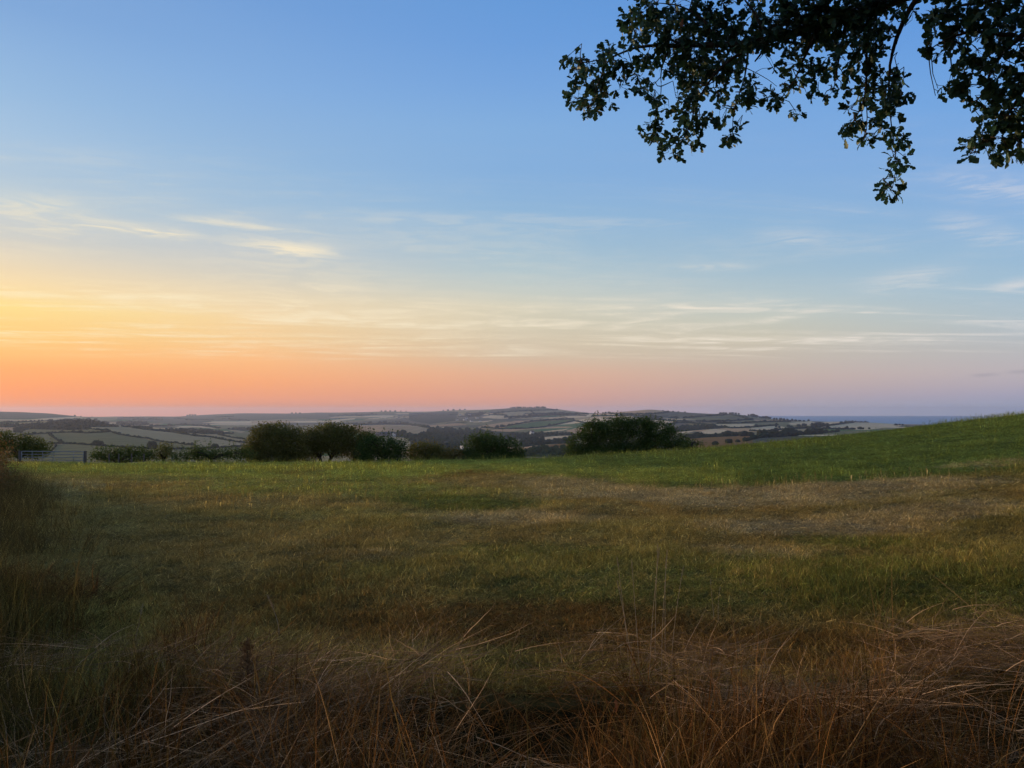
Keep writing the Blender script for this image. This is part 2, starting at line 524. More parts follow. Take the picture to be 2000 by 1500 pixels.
def turf_col(x, y, dither=False):
    z = field_z(x, y)
    u, v = proj(x, y, z)
    sc = 60 / np.maximum(y, 2.0)
    nu = fbm(x * 0.22, y * 0.16, 41, 4); nv = fbm(x * 0.22 + 50, y * 0.16 + 9, 43, 4)
    u = u + nu * (60 + 900 / np.maximum(y, 3)); v = v + nv * (6 + 260 / np.maximum(y, 3))
    col = np.broadcast_to(OLIVE * 0.95, (len(u), 3)).copy()
    k = np.clip(0.62 + 0.8 * fbm(x * 0.5, y * 0.35, 51, 4), 0, 1)[:, None]
    col = col * (1 - k) + k * (BROWN * 1.15)
    for (pu, pv, ru, rv, c, s) in PATCH:
        if c is STRAW: s = min(.97, s * 1.4)
        d = ((u - pu) / ru) ** 2 + ((v - pv) / rv) ** 2
        w = s * np.clip((1.7 - d) / 1.2, 0, 1)[:, None]
        w = w * w * (3 - 2 * w) if s == 1.0 else w
        if dither: w = .3 * w + .7 * (w ** 1.15 > rng.random(w.shape))
        col = col * (1 - w) + c * w
    f = 1 + 0.38 * fbm(x * 1.3, y * 0.9, 61, 4)
    return col * f[:, None]

def sinh_axis(lo, hi, n, k, c=0.0):
    s = np.linspace(math.asinh((lo - c) / k), math.asinh((hi - c) / k), n)
    return c + k * np.sinh(s)
xs = sinh_axis(-420, 420, 330, 14.0)
ysn = np.concatenate([-np.geomspace(330, 4, 26), np.linspace(-3.5, 52, 200), np.linspace(52.5, 132, 40)])
GX, GY = np.meshgrid(xs, ysn)
GZ = field_z(GX.ravel(), GY.ravel())
n0, n1 = GX.shape
idx = np.arange(n0 * n1).reshape(n0, n1)
FQ = np.stack([idx[:-1, :-1], idx[:-1, 1:], idx[1:, 1:], idx[1:, :-1]], -1).reshape(-1, 4)
mt, nt, b, o = new_mat('turf thatch')
a_ = nt.nodes.new('ShaderNodeAttribute'); a_.attribute_name = 'tint'
nz_ = nt.nodes.new('ShaderNodeTexNoise'); nz_.inputs['Scale'].default_value = 11.0; nz_.inputs['Detail'].default_value = 8
tc_ = nt.nodes.new('ShaderNodeTexCoord'); nt.links.new(tc_.outputs['Object'], nz_.inputs['Vector'])
mr_ = nt.nodes.new('ShaderNodeMapRange'); mr_.inputs[1].default_value = 0.3; mr_.inputs[2].default_value = 0.7; mr_.inputs[3].default_value = 0.45; mr_.inputs[4].default_value = 1.1
nt.links.new(nz_.outputs[0], mr_.inputs[0])
mx_ = nt.nodes.new('ShaderNodeMix'); mx_.data_type = 'RGBA'; mx_.blend_type = 'MULTIPLY'; mx_.inputs[0].default_value = 1
nt.links.new(a_.outputs['Color'], mx_.inputs[6]); nt.links.new(mr_.outputs[0], mx_.inputs[7])
nt.links.new(mx_.outputs[2], b.inputs['Base Color']); b.inputs['Roughness'].default_value = 1.0; b.inputs['Specular IOR Level'].default_value = 0.0
bp_ = nt.nodes.new('ShaderNodeBump'); bp_.inputs['Strength'].default_value = 0.6; bp_.inputs['Distance'].default_value = 0.05
nt.links.new(nz_.outputs[0], bp_.inputs['Height']); nt.links.new(bp_.outputs[0], b.inputs['Normal'])
M_turf = mt
def verge_soil_shade(x, y):
    # verge earth darkened in colour as painted gap shade, thatch under the turf
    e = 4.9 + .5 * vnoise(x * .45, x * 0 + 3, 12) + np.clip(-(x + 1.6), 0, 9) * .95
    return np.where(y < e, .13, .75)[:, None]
field = link('field', mesh_np('field', np.stack([GX.ravel(), GY.ravel(), GZ], -1), FQ, M_turf, True, turf_col(GX.ravel(), GY.ravel()) * verge_soil_shade(GX.ravel(), GY.ravel())))
tag(field, 'dry grass field sloping away to the hedge trees', None, None, 'structure')

# ------------------------------------------------------------------ far country
RING = np.array([100, 250, 500, 800, 1200, 1700, 2300, 3000, 3800, 5000, 6200, 8000.])
S_ = None     # below sea level
T = {
 -700: (1000, 950, 898, 872, 846, 826, 820, 812, 803, 811, 815, 820),
 0:    (1000, 950, 895, 870, 846, 828, 822, 813, 803.5, 811, 815, 820),
 50:   (1000, 950, 894, 869, 845, 827, 822, 814, 804.5, 811, 815, 820),
 100:  (1000, 950, 893, 868, 844, 824, 821, 815, 806.5, 812, 815, 820),
 140:  (1000, 950, 893, 868, 843, 819, 824, 818, 811, 814, 813.5, 820),
 190:  (1000, 950, 893, 868, 842, 821, 827, 824, 816, 815, 813.5, 819),
 230:  (1000, 950, 893, 869, 843, 833, 831, 827, 819, 815, 813, 818),
 300:  (1000, 950, 895, 873, 848, 837, 834, 830, 822, 815, 813.5, 818),
 345:  (1000, 950, 895, 875, 851, 840, 836, 831, 823, 815, 814, 818),
 400:  (1000, 950, 895, 876, 854, 843, 837, 832, 824, 814, 810, 817),
 480:  (1000, 950, 895, 879, 860, 849, 842, 835, 824, 813, 807, 816),
 575:  (1000, 950, 895, 881, 867, 856, 846, 837, 824, 813, 808, 816),
 620:  (1000, 950, 895, 882, 868, 855, 843, 836, 824, 813, 805.5, 815),
 700:  (1000, 950, 895, 882, 867, 850, 833, 836, 824, 812, 804.5, 814),
 750:  (1000, 950, 895, 882, 866, 847, 829.5, 836, 824, 811, 803, 813),
 800:  (1000, 950, 895, 882, 866, 848, 832, 835, 823, 811, 803, 813),
 850:  (1000, 950, 895, 882, 866, 850, 837, 832, 821, 810, 802, 812),
 900:  (1000, 950, 895, 881, 866, 850, 838, 829, 818, 806, 799.5, 811),
 950:  (1000, 950, 895, 880, 866, 850, 838, 828, 815, 800, 799, 810),
 1000: (1000, 950, 895, 880, 865, 850, 838, 827, 813, 796, 797, 810),
 1060: (1000, 950, 893, 877, 863, 849, 837, 826, 811.5, 796, 797, 810),
 1085: (1000, 950, 892, 876, 862, 848.5, 836, 825, 810.5, 798.5, 799, 810),
 1110: (1000, 950, 890, 874, 861, 848, 835, 823, 809.5, 801.5, 803, 811),
 1150: (1000, 950, 888, 873, 859, 846, 832, 818, 808, 806, 808, 812),
 1180: (1000, 950, 887, 871, 857, 844, 829, 814, 806.5, 808, 812, 816),
 1225: (1000, 950, 886, 869, 855, 842, 826, 810, 803.5, 811, 815, 820),
 1270: (1000, 950, 885, 868, 853, 840, 824, 808, 799.5, 811, 816, 822),
 1310: (1000, 950, 883, 867, 852, 839, 823, 809, 803.5, 814, S_, S_),
 1385: (1000, 950, 880, 865, 850, 837, 822, 811, 807, 817, S_, S_),
 1440: (1000, 950, 878, 864, 849, 837, 823, 812, 807.5, 818, S_, S_),
 1470: (1000, 950, 878, 863, 848, 837, 824, 815, 813, S_, S_, S_),
 1500: (1000, 950, 877, 862, 848, 837, 825, 818, 817, S_, S_, S_),
 1560: (1000, 950, 876, 861, 847, 837, 827, 821, 822, S_, S_, S_),
 1610: (1000, 950, 875, 860, 846, 836.5, 828, 823, S_, S_, S_, S_),
 1660: (1000, 950, 873, 859, 846, 836, 828, 823, S_, S_, S_, S_),
 1760: (1000, 950, 870, 858, 846, 838, 831, 828, S_, S_, S_, S_),
 2100: (1000, 950, 870, 858, 847, 840, 835, 832, S_, S_, S_, S_),
 3000: (1000, 950, 870, 858, 847, 840, 835, 832, S_, S_, S_, S_),
}
SEA_Z = -58.0
TU = np.array(sorted(T)); 
TV = np.array([[(V0 + FPX * (EYE + 63.0) / RING[i]) if q is None else q for i, q in enumerate(T[k])] for k in TU])
LU = np.arange(-1400, 3400, 5.0)
LY = np.linspace(math.log(100), math.log(8000), 320)
tmp = np.stack([np.interp(LY, np.log(RING), TV[i]) for i in range(len(TU))])
def sm(a, n, axis):
    k = np.hanning(n + 2)[1:-1]; k /= k.sum()
    a = np.moveaxis(a, axis, 0)
    p = np.concatenate([np.repeat(a[:1], n // 2, 0), a, np.repeat(a[-1:], n // 2, 0)])
    r = sum(k[i] * p[i:i + len(a)] for i in range(n))
    return np.moveaxis(r, 0, axis)
tmp = sm(tmp, 9, 1)
TAB = np.stack([np.interp(LU, TU, tmp[:, j]) for j in range(len(LY))], 1)
TAB = sm(TAB, 7, 0)
def far_z(x, y):
    x = np.asarray(x, float); y = np.asarray(y, float)
    u = np.clip(1000 + FPX * x / y, LU[0], LU[-1] - 5.01)
    ly = np.clip(np.log(y), LY[0], LY[-1] - 1e-6)
    fu = (u - LU[0]) / 5.0; iu = np.floor(fu).astype(int); fu -= iu
    fl = (ly - LY[0]) / (LY[1] - LY[0]); il = np.minimum(np.floor(fl).astype(int), len(LY) - 2); fl -= il
    v = (TAB[iu, il] * (1 - fu) + TAB[iu + 1, il] * fu) * (1 - fl) + (TAB[iu, il + 1] * (1 - fu) + TAB[iu + 1, il + 1] * fu) * fl
    z = EYE - y * (v - V0) / FPX
    z = z + 0.0009 * y * fbm(x / (60 + 0.08 * y), y / (60 + 0.08 * y), 77, 3)
    return np.maximum(z, -62.5)
YS = np.geomspace(140, 7900, 900)
def far_hit(u, v):
    """points on the far ground seen at photo pixels u,v -> (n,3)"""
    u = np.atleast_1d(np.asarray(u, float)); v = np.atleast_1d(np.asarray(v, float))
    out = np.zeros((len(u), 3))
    for i in range(len(u)):
        a, b_ = px_dir(u[i], v[i])
        zt = far_z(a * YS, YS)
        zr = EYE + b_ * YS
        ok = zr <= zt
        k = int(np.argmax(ok)) if ok.any() else int(np.argmax((zt - EYE) / YS))
        out[i] = (a * YS[k], YS[k], zt[k])
    return out

tcol = np.concatenate([np.linspace(-1.5, -0.72, 60)[:-1], np.linspace(-0.72, 0.62, 800), np.linspace(0.62, 1.5, 50)[1:]])
yrow = np.concatenate([np.geomspace(100, 480, 40)[:-1], np.geomspace(480, 7990, 270)])
FT, FY = np.meshgrid(tcol, yrow)
FX = FT * FY
FZ = far_z(FX.ravel(), FY.ravel())
n0, n1 = FT.shape
idx = np.arange(n0 * n1).reshape(n0, n1)
FQ = np.stack([idx[:-1, :-1], idx[:-1, 1:], idx[1:, 1:], idx[1:, :-1]], -1).reshape(-1, 4)
px, py = FX.ravel(), FY.ravel()
fu, fv = proj(px, py, FZ)

P_STRAW = (0.62, 0.45, 0.25); P_TAN = (0.46, 0.29, 0.15); P_OLIVE = (0.205, 0.175, 0.08); P_PALE = (0.34, 0.26, 0.135)
P_GREEN = (0.085, 0.14, 0.05); P_DARK = (0.05, 0.058, 0.036); P_MOOR = (0.07, 0.055, 0.04); P_GREY = (0.15, 0.13, 0.08); P_BROWN = (0.22, 0.125, 0.05)
# patchwork: irregular fields over the whole country
wx = px + 60 * fbm(px / 400, py / 400, 5, 2); wy = py + 60 * fbm(px / 400 + 31, py / 400, 6, 2)
cell = 210.0
r_ = 0.25
qx = (wx * math.cos(r_) + wy * math.sin(r_)) / cell; qy = (-wx * math.sin(r_) + wy * math.cos(r_)) / (cell * 1.5)
cyi = np.floor(qy).astype(np.int64)
qx = qx + (cyi * 0.37) % 1.0
cxi = np.floor(qx).astype(np.int64)
hsh = ((cxi * 73856093) ^ (cyi * 19349663)) & 0xffff
pal = np.array([P_STRAW, P_OLIVE, P_GREY, P_PALE, P_OLIVE, P_TAN, P_GREEN, P_GREY])
fcol = pal[(hsh // 7) % 8] * (0.85 + 0.3 * ((hsh % 97) / 97.0))[:, None]
POLY = [
 # left hill
 (P_GREY, [(-300, 800), (0, 802), (60, 803), (100, 805), (135, 811), (150, 814), (95, 816), (55, 818), (0, 819), (-300, 819)]),
 (P_STRAW, [(55, 819.5), (100, 816), (165, 814), (150, 816.5), (100, 820.5), (35, 822)]),
 (P_PALE, [(-100, 821), (12, 821), (20, 820), (18, 822.5), (-100, 823)]),
 (P_PALE, [(10, 827), (90, 824.5), (70, 827), (12, 828.5)]),
 (P_TAN, [(-100, 834), (25, 834), (26, 840), (10, 842.5), (-100, 842)]),
 (P_TAN, [(45, 832), (64, 831.5), (52, 838), (45, 838)]),
 (P_OLIVE, [(-100, 843), (25, 841), (45, 843), (62, 837), (175, 838), (200, 840), (214, 842), (190, 845), (130, 845), (45, 850), (-100, 852)]),
 (P_OLIVE, [(45, 850), (95, 846.5), (130, 845), (214, 843), (235, 849), (262, 853), (300, 860), (345, 865), (380, 870), (420, 873), (285, 875), (190, 870), (125, 866), (98, 867), (30, 870)]),
 (P_OLIVE, [(-100, 868), (98, 868), (145, 867), (190, 870), (285, 876), (480, 872), (500, 905), (-100, 905)]),
 (P_PALE, [(176, 834), (240, 833), (262, 835), (310, 841), (360, 848), (410, 853.5), (455, 862), (490, 867), (470, 871), (400, 873), (345, 864.5), (305, 860), (250, 851), (222, 845), (205, 840)]),
 (P_PALE, [(345, 844), (400, 847.5), (445, 848), (500, 858), (500, 866), (455, 862), (430, 857), (385, 851.5)]),
 (P_OLIVE, [(445, 846), (500, 842), (500, 858), (465, 855)]),
 (P_STRAW, [(355, 832), (400, 832), (425, 838), (385, 834.5), (340, 835.5)]),
 (P_PALE, [(440, 837), (480, 843), (470, 846), (450, 841)]),
 # blue ridge
 (P_GREY, [(230, 812), (480, 806), (700, 803), (735, 803), (700, 812), (480, 822), (300, 824), (230, 819)]),
 (P_STRAW, [(718, 817.5), (752, 814.8), (752, 816.6), (722, 818.5)]),
 (P_STRAW, [(640, 821), (695, 816.3), (692, 819), (655, 822.5)]),
 (P_GREY, [(690, 824), (770, 819), (830, 816), (830, 822), (760, 827), (690, 828)]),
 (P_DARK, [(800, 806), (895, 804), (890, 822), (840, 828), (800, 822)]),
 # tan field and the clearing under it
 (P_TAN, [(690, 832), (750, 829), (800, 830.5), (820, 834), (840, 837), (832, 843), (810, 848), (790, 844), (760, 847), (730, 848), (690, 846)]),
 (P_PALE, [(768, 853), (797, 855), (806, 880), (786, 880), (778, 866)]),
 # central hill
 (P_PALE, [(963, 808), (1000, 805), (1036, 802.5), (1050, 812), (1020, 814.5), (985, 811)]),
 (P_PALE, [(1037, 802.5), (1060, 800), (1090, 801.5), (1112, 806), (1108, 808.5), (1075, 810), (1052, 812)]),
 (P_GREY, [(960, 800), (1000, 795.5), (1066, 795), (1100, 800), (1035, 802), (985, 805), (955, 806)]),
 (P_STRAW, [(940, 814.5), (960, 811), (985, 812), (976, 816), (945, 816.5)]),
 (P_STRAW, [(922, 824), (965, 820.5), (948, 824.5), (925, 825)]),
 (P_TAN, [(932, 833), (985, 824.5), (1042, 822.5), (1003, 829), (965, 834)]),
 (P_GREEN, [(978, 836), (1010, 829.5), (1050, 823), (1120, 819), (1126, 822), (1090, 828), (1052, 835), (1000, 837)]),
 (P_PALE, [(930, 834), (975, 834.5), (968, 838), (940, 839)]),
 (P_TAN, [(953, 841), (975, 838), (1030, 838), (1002, 842.5), (970, 846)]),
 (P_STRAW, [(1108, 812), (1150, 808), (1180, 810), (1140, 815), (1090, 818), (1060, 819.5), (1050, 818)]),
 (P_STRAW, [(1060, 843), (1080, 840.5), (1112, 837), (1100, 841), (1065, 844)]),
 (P_TAN, [(1105, 841), (1138, 833), (1140, 842), (1122, 847)]),
 (P_STRAW, [(1012, 848.5), (1028, 845), (1023, 853), (1012, 853)]),
 (P_STRAW, [(1060, 854), (1112, 849.5), (1104, 857), (1064, 859)]),
 (P_BROWN, [(1050, 871), (1120, 864), (1120, 876), (1050, 876)]),
 (P_DARK, [(880, 840), (960, 842), (1060, 846), (1110, 846), (1110, 849), (1010, 857), (900, 880)]),
 # eastern ridge
 (P_TAN, [(1190, 806), (1270, 799), (1308, 804), (1275, 808.5), (1200, 809)]),
 (P_GREY, [(1275, 808.5), (1308, 804.5), (1420, 807), (1415, 811), (1335, 816), (1290, 818)]),
 (P_STRAW, [(1160, 813), (1235, 810.5), (1200, 815), (1160, 816)]),
 (P_STRAW, [(1272, 820), (1326, 823.5), (1312, 826), (1296, 830)]),
 (P_GREY, [(1298, 830), (1322, 826), (1348, 826.5), (1340, 831), (1310, 838), (1300, 840)]),
 (P_STRAW, [(1318, 844), (1366, 838.5), (1350, 844), (1325, 847)]),
 (P_STRAW, [(1363, 845), (1390, 837.5), (1421, 840), (1416, 845), (1376, 848)]),
 (P_BROWN, [(1340, 857), (1380, 852), (1425, 850.5), (1475, 851), (1465, 875), (1340, 880)]),
 (P_STRAW, [(1396, 829), (1475, 827.5), (1470, 834), (1430, 836.5), (1398, 833)]),
 (P_STRAW, [(1468, 835), (1520, 830.5), (1537, 836), (1500, 843), (1463, 841)]),
 (P_TAN, [(1470, 819.5), (1542, 821.5), (1536, 823.5), (1480, 824.5)]),
 (P_STRAW, [(1540, 826), (1585, 822.5), (1592, 826), (1572, 831), (1545, 830)]),
 (P_STRAW, [(1608, 824), (1640, 822.5), (1664, 824), (1640, 827), (1612, 829)]),
 (P_STRAW, [(1600, 835), (1640, 829), (1668, 825), (1752, 826.5), (1760, 832), (1690, 840), (1640, 839)]),
 (P_PALE, [(1553, 838), (1578, 836), (1572, 843), (1555, 843)]),
]
def inside(u, v, poly):
    P = np.array(poly, float)
    r = np.zeros(len(u), bool)
    x1, y1 = P[-1]
    for x2, y2 in P:
        c = ((y2 > v) != (y1 > v))
        with np.errstate(divide='ignore', invalid='ignore'):
            xi = (x1 - x2) * (v - y2) / (y1 - y2) + x2
        r ^= c & (u < xi)
        x1, y1 = x2, y2
    return r
vis = np.zeros((n0, n1), bool)
ee = (FZ.reshape(n0, n1) - EYE) / FY
vis = ee >= np.maximum.accumulate(ee, 0) - 2.5 / FPX
vis = vis.ravel()
for c, poly in POLY:
    us = [p[0] for p in poly]; vs = [p[1] for p in poly]
    sel = np.where(vis & (fu > min(us) - 1) & (fu < max(us) + 1) & (fv > min(vs) - 1) & (fv < max(vs) + 1))[0]
    if len(sel):
        k = sel[inside(fu[sel], fv[sel], poly)]
        fcol[k] = np.array(c)
# mowing lines and dry wear inside the fields
fcol = fcol * (1 + 0.10 * fbm(px / 25, py / 60, 21, 3) + 0.06 * np.sin(wx / 4.5))[:, None]
mt, nt, b, o = new_mat('distant farmland')
a_ = nt.nodes.new('ShaderNodeAttribute'); a_.attribute_name = 'tint'
nt.links.new(a_.outputs['Color'], b.inputs['Base Color']); b.inputs['Roughness'].default_value = 1.0; b.inputs['Specular IOR Level'].default_value = 0.0
terrain = link('hills', mesh_np('hills', np.stack([px, py, FZ], -1), FQ, mt, True, np.clip(fcol, 0.01, 1)))
tag(terrain, 'rolling farmland hills with stubble and pasture fields', None, None, 'structure')

# sea
mt, nt, b, o = new_mat('sea water')
b.inputs['Base Color'].default_value = (0.08, 0.21, 0.31, 1)
b.inputs['Roughness'].default_value = 0.5
b.inputs['IOR'].default_value = 1.33
tcs = nt.nodes.new('ShaderNodeTexCoord'); nzs = nt.nodes.new('ShaderNodeTexNoise'); nzs.inputs['Scale'].default_value = 0.02; nzs.inputs['Detail'].default_value = 6
bps = nt.nodes.new('ShaderNodeBump'); bps.inputs['Strength'].default_value = 0.5; bps.inputs['Distance'].default_value = 2.0
nt.links.new(tcs.outputs['Object'], nzs.inputs['Vector']); nt.links.new(nzs.outputs[0], bps.inputs['Height']); nt.links.new(bps.outputs[0], b.inputs['Normal'])
YS_ = np.geomspace(1800, 10800, 30); TS_ = np.linspace(0.27, 1.6, 24)
A_, B_ = np.meshgrid(TS_, YS_)
SV = np.stack([(A_ * B_).ravel(), B_.ravel(), np.full(A_.size, SEA_Z)], -1)
idx = np.arange(A_.size).reshape(A_.shape)
sea = link('sea', mesh_np('sea', SV, np.stack([idx[:-1, :-1], idx[:-1, 1:], idx[1:, 1:], idx[1:, :-1]], -1).reshape(-1, 4), mt, True))
tag(sea, 'calm blue sea on the horizon', None, None, 'structure')

# ------------------------------------------------------------------ haze
mt = bpy.data.materials.new('evening haze'); mt.use_nodes = True
nt = mt.node_tree; nt.nodes.clear()
ov = nt.nodes.new('ShaderNodeOutputMaterial'); pv = nt.nodes.new('ShaderNodeVolumePrincipled')
pv.inputs['Color'].default_value = (0.64, 0.75, 1.0, 1)
pv.inputs['Density'].default_value = 0.000074
pv.inputs['Anisotropy'].default_value = 0.32
nt.links.new(pv.outputs[0], ov.inputs['Volume'])
hb = MB(); hb.box((-17500, -800, -64), (17500, 10900, 54))
haze = hb.build('haze', mt)
tag(haze, 'thin evening haze over the valley and the sea', None, None, 'stuff')

# ------------------------------------------------------------------ distant trees, woods and hedgerows
def ico(sub):
    import bmesh
    bm = bmesh.new()
    bmesh.ops.create_icosphere(bm, subdivisions=sub, radius=1.0)
    V = np.array([v.co[:] for v in bm.verts]); F = np.array([[v.index for v in f.verts] for f in bm.faces])
    bm.free()
    return V, F
ICO2, ICO3 = ico(2), ico(3)

def blob_crown(seed, sub=3, flakes=160, wide=1.0):
    """lumpy crown, about 1 high, centred over x=y=0, base at 0"""
    r = np.random.default_rng(seed)
    V, F = ICO3 if sub == 3 else ICO2
    V = V.copy()
    lob = r.normal(size=(9, 3)); lob /= np.linalg.norm(lob, axis=1)[:, None]
    f = 0.72 + 0.30 * np.max(np.clip(V @ lob.T, 0, 1) ** 5, axis=1) + 0.10 * r.normal(size=len(V))
    V = V * f[:, None]
    n = r.normal(size=(flakes, 3)); n /= np.linalg.norm(n, axis=1)[:, None]
    fr = 0.72 + 0.34 * np.max(np.clip(n @ lob.T, 0, 1) ** 5, axis=1) + 0.06 * r.normal(size=flakes)
    d = r.normal(size=(flakes, 3))
    tv = np.array([(-.5, 0, 0), (0, -.5, 0), (.5, 0, 0.2), (0, .5, 0)])
    fv_, ff = scatter_shape(tv, np.array([[0, 1, 2, 3]]), n * fr[:, None], basis_from(d, n), r.uniform(0.14, 0.30, flakes))
    Vall = np.vstack([V, fv_])
    Vall[:, 2] = np.maximum(Vall[:, 2], -0.75)
    Vall = Vall * np.array([0.52 * wide, 0.52 * wide, 0.52]); Vall[:, 2] += 0.36
    tint = np.vstack([np.broadcast_to(r.uniform(0.8, 1.2, (len(V), 1)), (len(V), 3)), np.repeat(r.uniform(0.7, 1.4, (flakes, 1)), 4, 0) * np.ones(3)])
    return Vall, F, ff + len(V), tint

far_crowns = []
for s in range(5):
    V_, F3, F4, tt = blob_crown(100 + s, 3, 200, (1.0, 1.25, 0.85, 1.1, 1.45)[s])
    mb = MB(); mb.add(V_, F3, F4); mb.T = [tt]
    mb.tube([(0, 0, -0.15), (0.01, 0, 0.1), (0, 0.01, 0.4)], [0.035, 0.03, 0.02], 5)
    far_crowns.append(mb.mesh('distant_tree_crown', M_farleaf, True, True))

def far_tree(u, v, hpx, label, group=None, var=None, name='distant_tree'):
    """v is the row of the foot; hpx the height in photo pixels"""
    p = far_hit(u, v)[0]
    s = hpx * p[1] / FPX
    o = link(name, far_crowns[rng.integers(5) if var is None else var])
    o.location = (p[0], p[1], p[2] - 0.05 * s)
    o.scale = (s * rng.uniform(0.9, 1.2), s * rng.uniform(0.9, 1.2), s)
    o.rotation_euler = (0, 0, rng.uniform(0, 6.28))
    tag(o, label, 'tree', group)
    return o

wood_tpl = [blob_crown(200 + s, 2, 50, 1.15) for s in range(6)]
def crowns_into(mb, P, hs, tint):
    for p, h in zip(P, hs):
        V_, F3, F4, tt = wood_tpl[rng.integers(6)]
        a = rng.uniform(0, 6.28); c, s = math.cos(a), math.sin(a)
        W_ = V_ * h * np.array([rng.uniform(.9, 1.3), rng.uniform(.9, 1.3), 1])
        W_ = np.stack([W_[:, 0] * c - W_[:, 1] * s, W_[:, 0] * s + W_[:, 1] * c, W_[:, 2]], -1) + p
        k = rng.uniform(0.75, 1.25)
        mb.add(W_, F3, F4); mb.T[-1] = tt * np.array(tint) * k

def wood(poly, hpx, n, label, tint=(1, 1, 1), name='wood'):
    P = np.array(poly, float)
    pts = []
    while len(pts) < n:
        q = rng.uniform(P.min(0), P.max(0), (n * 4, 2))
        q = q[inside(q[:, 0], q[:, 1], poly)]
        pts.extend(q.tolist())
    fl_ = np.where(vis & (fu > P[:, 0].min()) & (fu < P[:, 0].max()))[0]
    fl_ = fl_[inside(fu[fl_], fv[fl_], poly)]
    fcol[fl_] = np.array((0.04, 0.045, 0.028)) * np.array(tint)
    pts = np.array(pts[:n])
    H = far_hit(pts[:, 0], pts[:, 1])
    hs = hpx * rng.uniform(0.7, 1.25, n) * H[:, 1] / FPX
    mb = MB()
    H[:, 2] -= hs * 0.12
    crowns_into(mb, H, hs, tint)
    o = mb.build(name, M_farleaf, None, True, True)
    tag(o, label, 'wood', None, 'stuff')
    return o

def hedge(poly, hpx, label, group=None, tint=(1, 1, 1), trees=0.0, name='hedgerow'):
    P = np.array(poly, float)
    seg = np.hypot(*np.diff(P, axis=0).T); L = np.concatenate([[0], np.cumsum(seg)])
    s = np.arange(0, L[-1], 1.3)
    u = np.interp(s, L, P[:, 0]); v = np.interp(s, L, P[:, 1]) + 0.25 * rng.normal(size=len(s))
    H = far_hit(u, v)
    H = sm(H, 5, 0) if len(H) > 6 else H
    mb = MB()
    cuts = [0] + [i + 1 for i in range(len(H) - 1) if abs(H[i + 1, 1] / H[i, 1] - 1) > 0.10] + [len(H)]
    lump = 1 + 0.30 * vnoise(s * 0.35, s * 0 + rng.uniform(0, 99), 5) + 0.15 * rng.normal(size=len(s))
    a0_, b0_ = max(zip(cuts[:-1], cuts[1:]), key=lambda q_: q_[1] - q_[0])
    H, lump = H[a0_:b0_], lump[a0_:b0_]
    for a, b_ in ((0, len(H)),):
        if b_ - a < 3: continue
        h = hpx * H[a:b_, 1] / FPX * np.clip(lump[a:b_], 0.5, 1.7)
        Q = H[a:b_].copy(); Q[:, 2] += 0.33 * h
        mb.tube(Q, h * 0.55, 7, True, np.array(tint), 0.16)
    if trees:
        k = rng.random(len(H)) < trees
        if k.any():
            hs = hpx * rng.uniform(1.3, 2.3, k.sum()) * H[k, 1] / FPX
            crowns_into(mb, H[k], hs, tint)
    if not mb.V: return None
    o = mb.build(name, M_farleaf, None, True, True)
    tag(o, label, 'hedgerow', group)
    return o

BR = (1.25, 0.95, 0.85)
wood([(-40, 831), (0, 828), (60, 828), (90, 825), (110, 820), (140, 819), (165, 818), (185, 820), (205, 824), (222, 831), (238, 834), (180, 834), (172, 839), (130, 840), (60, 838), (45, 842), (26, 841), (26, 835), (-40, 834)],
     4.0, 420, 'broad dark brown wood along the crest of the left hill', BR)
wood([(-40, 825), (0, 824), (60, 822), (110, 820), (100, 822), (40, 825), (-40, 827)], 2.5, 90, 'thin strip of trees above the brown wood on the far left', BR)
wood([(26, 838), (36, 836), (46, 839), (44, 845), (28, 845)], 4, 40, 'small spinney beside the tan field on the far left slope', BR)
wood([(221, 829), (240, 824), (288, 824), (291, 830), (250, 831)], 4, 90, 'square purple grey plantation right of the brown wood', (0.95, 0.9, 1.0))
wood([(255, 836), (262, 834), (298, 836), (294, 839), (275, 838)], 4.5, 36, 'clump of trees at the top corner of the big pale field', (.9, .9, .9))
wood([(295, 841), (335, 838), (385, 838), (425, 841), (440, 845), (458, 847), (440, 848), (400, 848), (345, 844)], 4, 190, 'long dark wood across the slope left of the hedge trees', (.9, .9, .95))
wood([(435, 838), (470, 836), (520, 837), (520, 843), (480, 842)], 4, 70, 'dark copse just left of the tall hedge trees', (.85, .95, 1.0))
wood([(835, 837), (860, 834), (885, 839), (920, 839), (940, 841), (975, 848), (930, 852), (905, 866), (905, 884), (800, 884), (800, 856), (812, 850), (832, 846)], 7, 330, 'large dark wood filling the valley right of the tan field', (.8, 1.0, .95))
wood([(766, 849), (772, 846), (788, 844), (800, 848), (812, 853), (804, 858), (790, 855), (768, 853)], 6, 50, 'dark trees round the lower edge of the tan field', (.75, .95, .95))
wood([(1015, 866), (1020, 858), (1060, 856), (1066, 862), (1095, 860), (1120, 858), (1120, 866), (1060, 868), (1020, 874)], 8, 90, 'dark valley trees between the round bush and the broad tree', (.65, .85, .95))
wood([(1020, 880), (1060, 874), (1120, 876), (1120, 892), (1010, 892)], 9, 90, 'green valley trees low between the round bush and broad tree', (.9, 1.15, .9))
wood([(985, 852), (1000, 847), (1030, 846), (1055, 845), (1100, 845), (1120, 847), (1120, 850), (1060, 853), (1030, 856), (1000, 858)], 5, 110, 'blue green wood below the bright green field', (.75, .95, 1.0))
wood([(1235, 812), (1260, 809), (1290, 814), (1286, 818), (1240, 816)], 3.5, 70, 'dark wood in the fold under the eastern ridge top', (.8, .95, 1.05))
wood([(1304, 817), (1312, 814), (1326, 815), (1322, 817.5)], 3, 20, 'small copse between hedges on the eastern ridge', (.8, .95, 1.05))
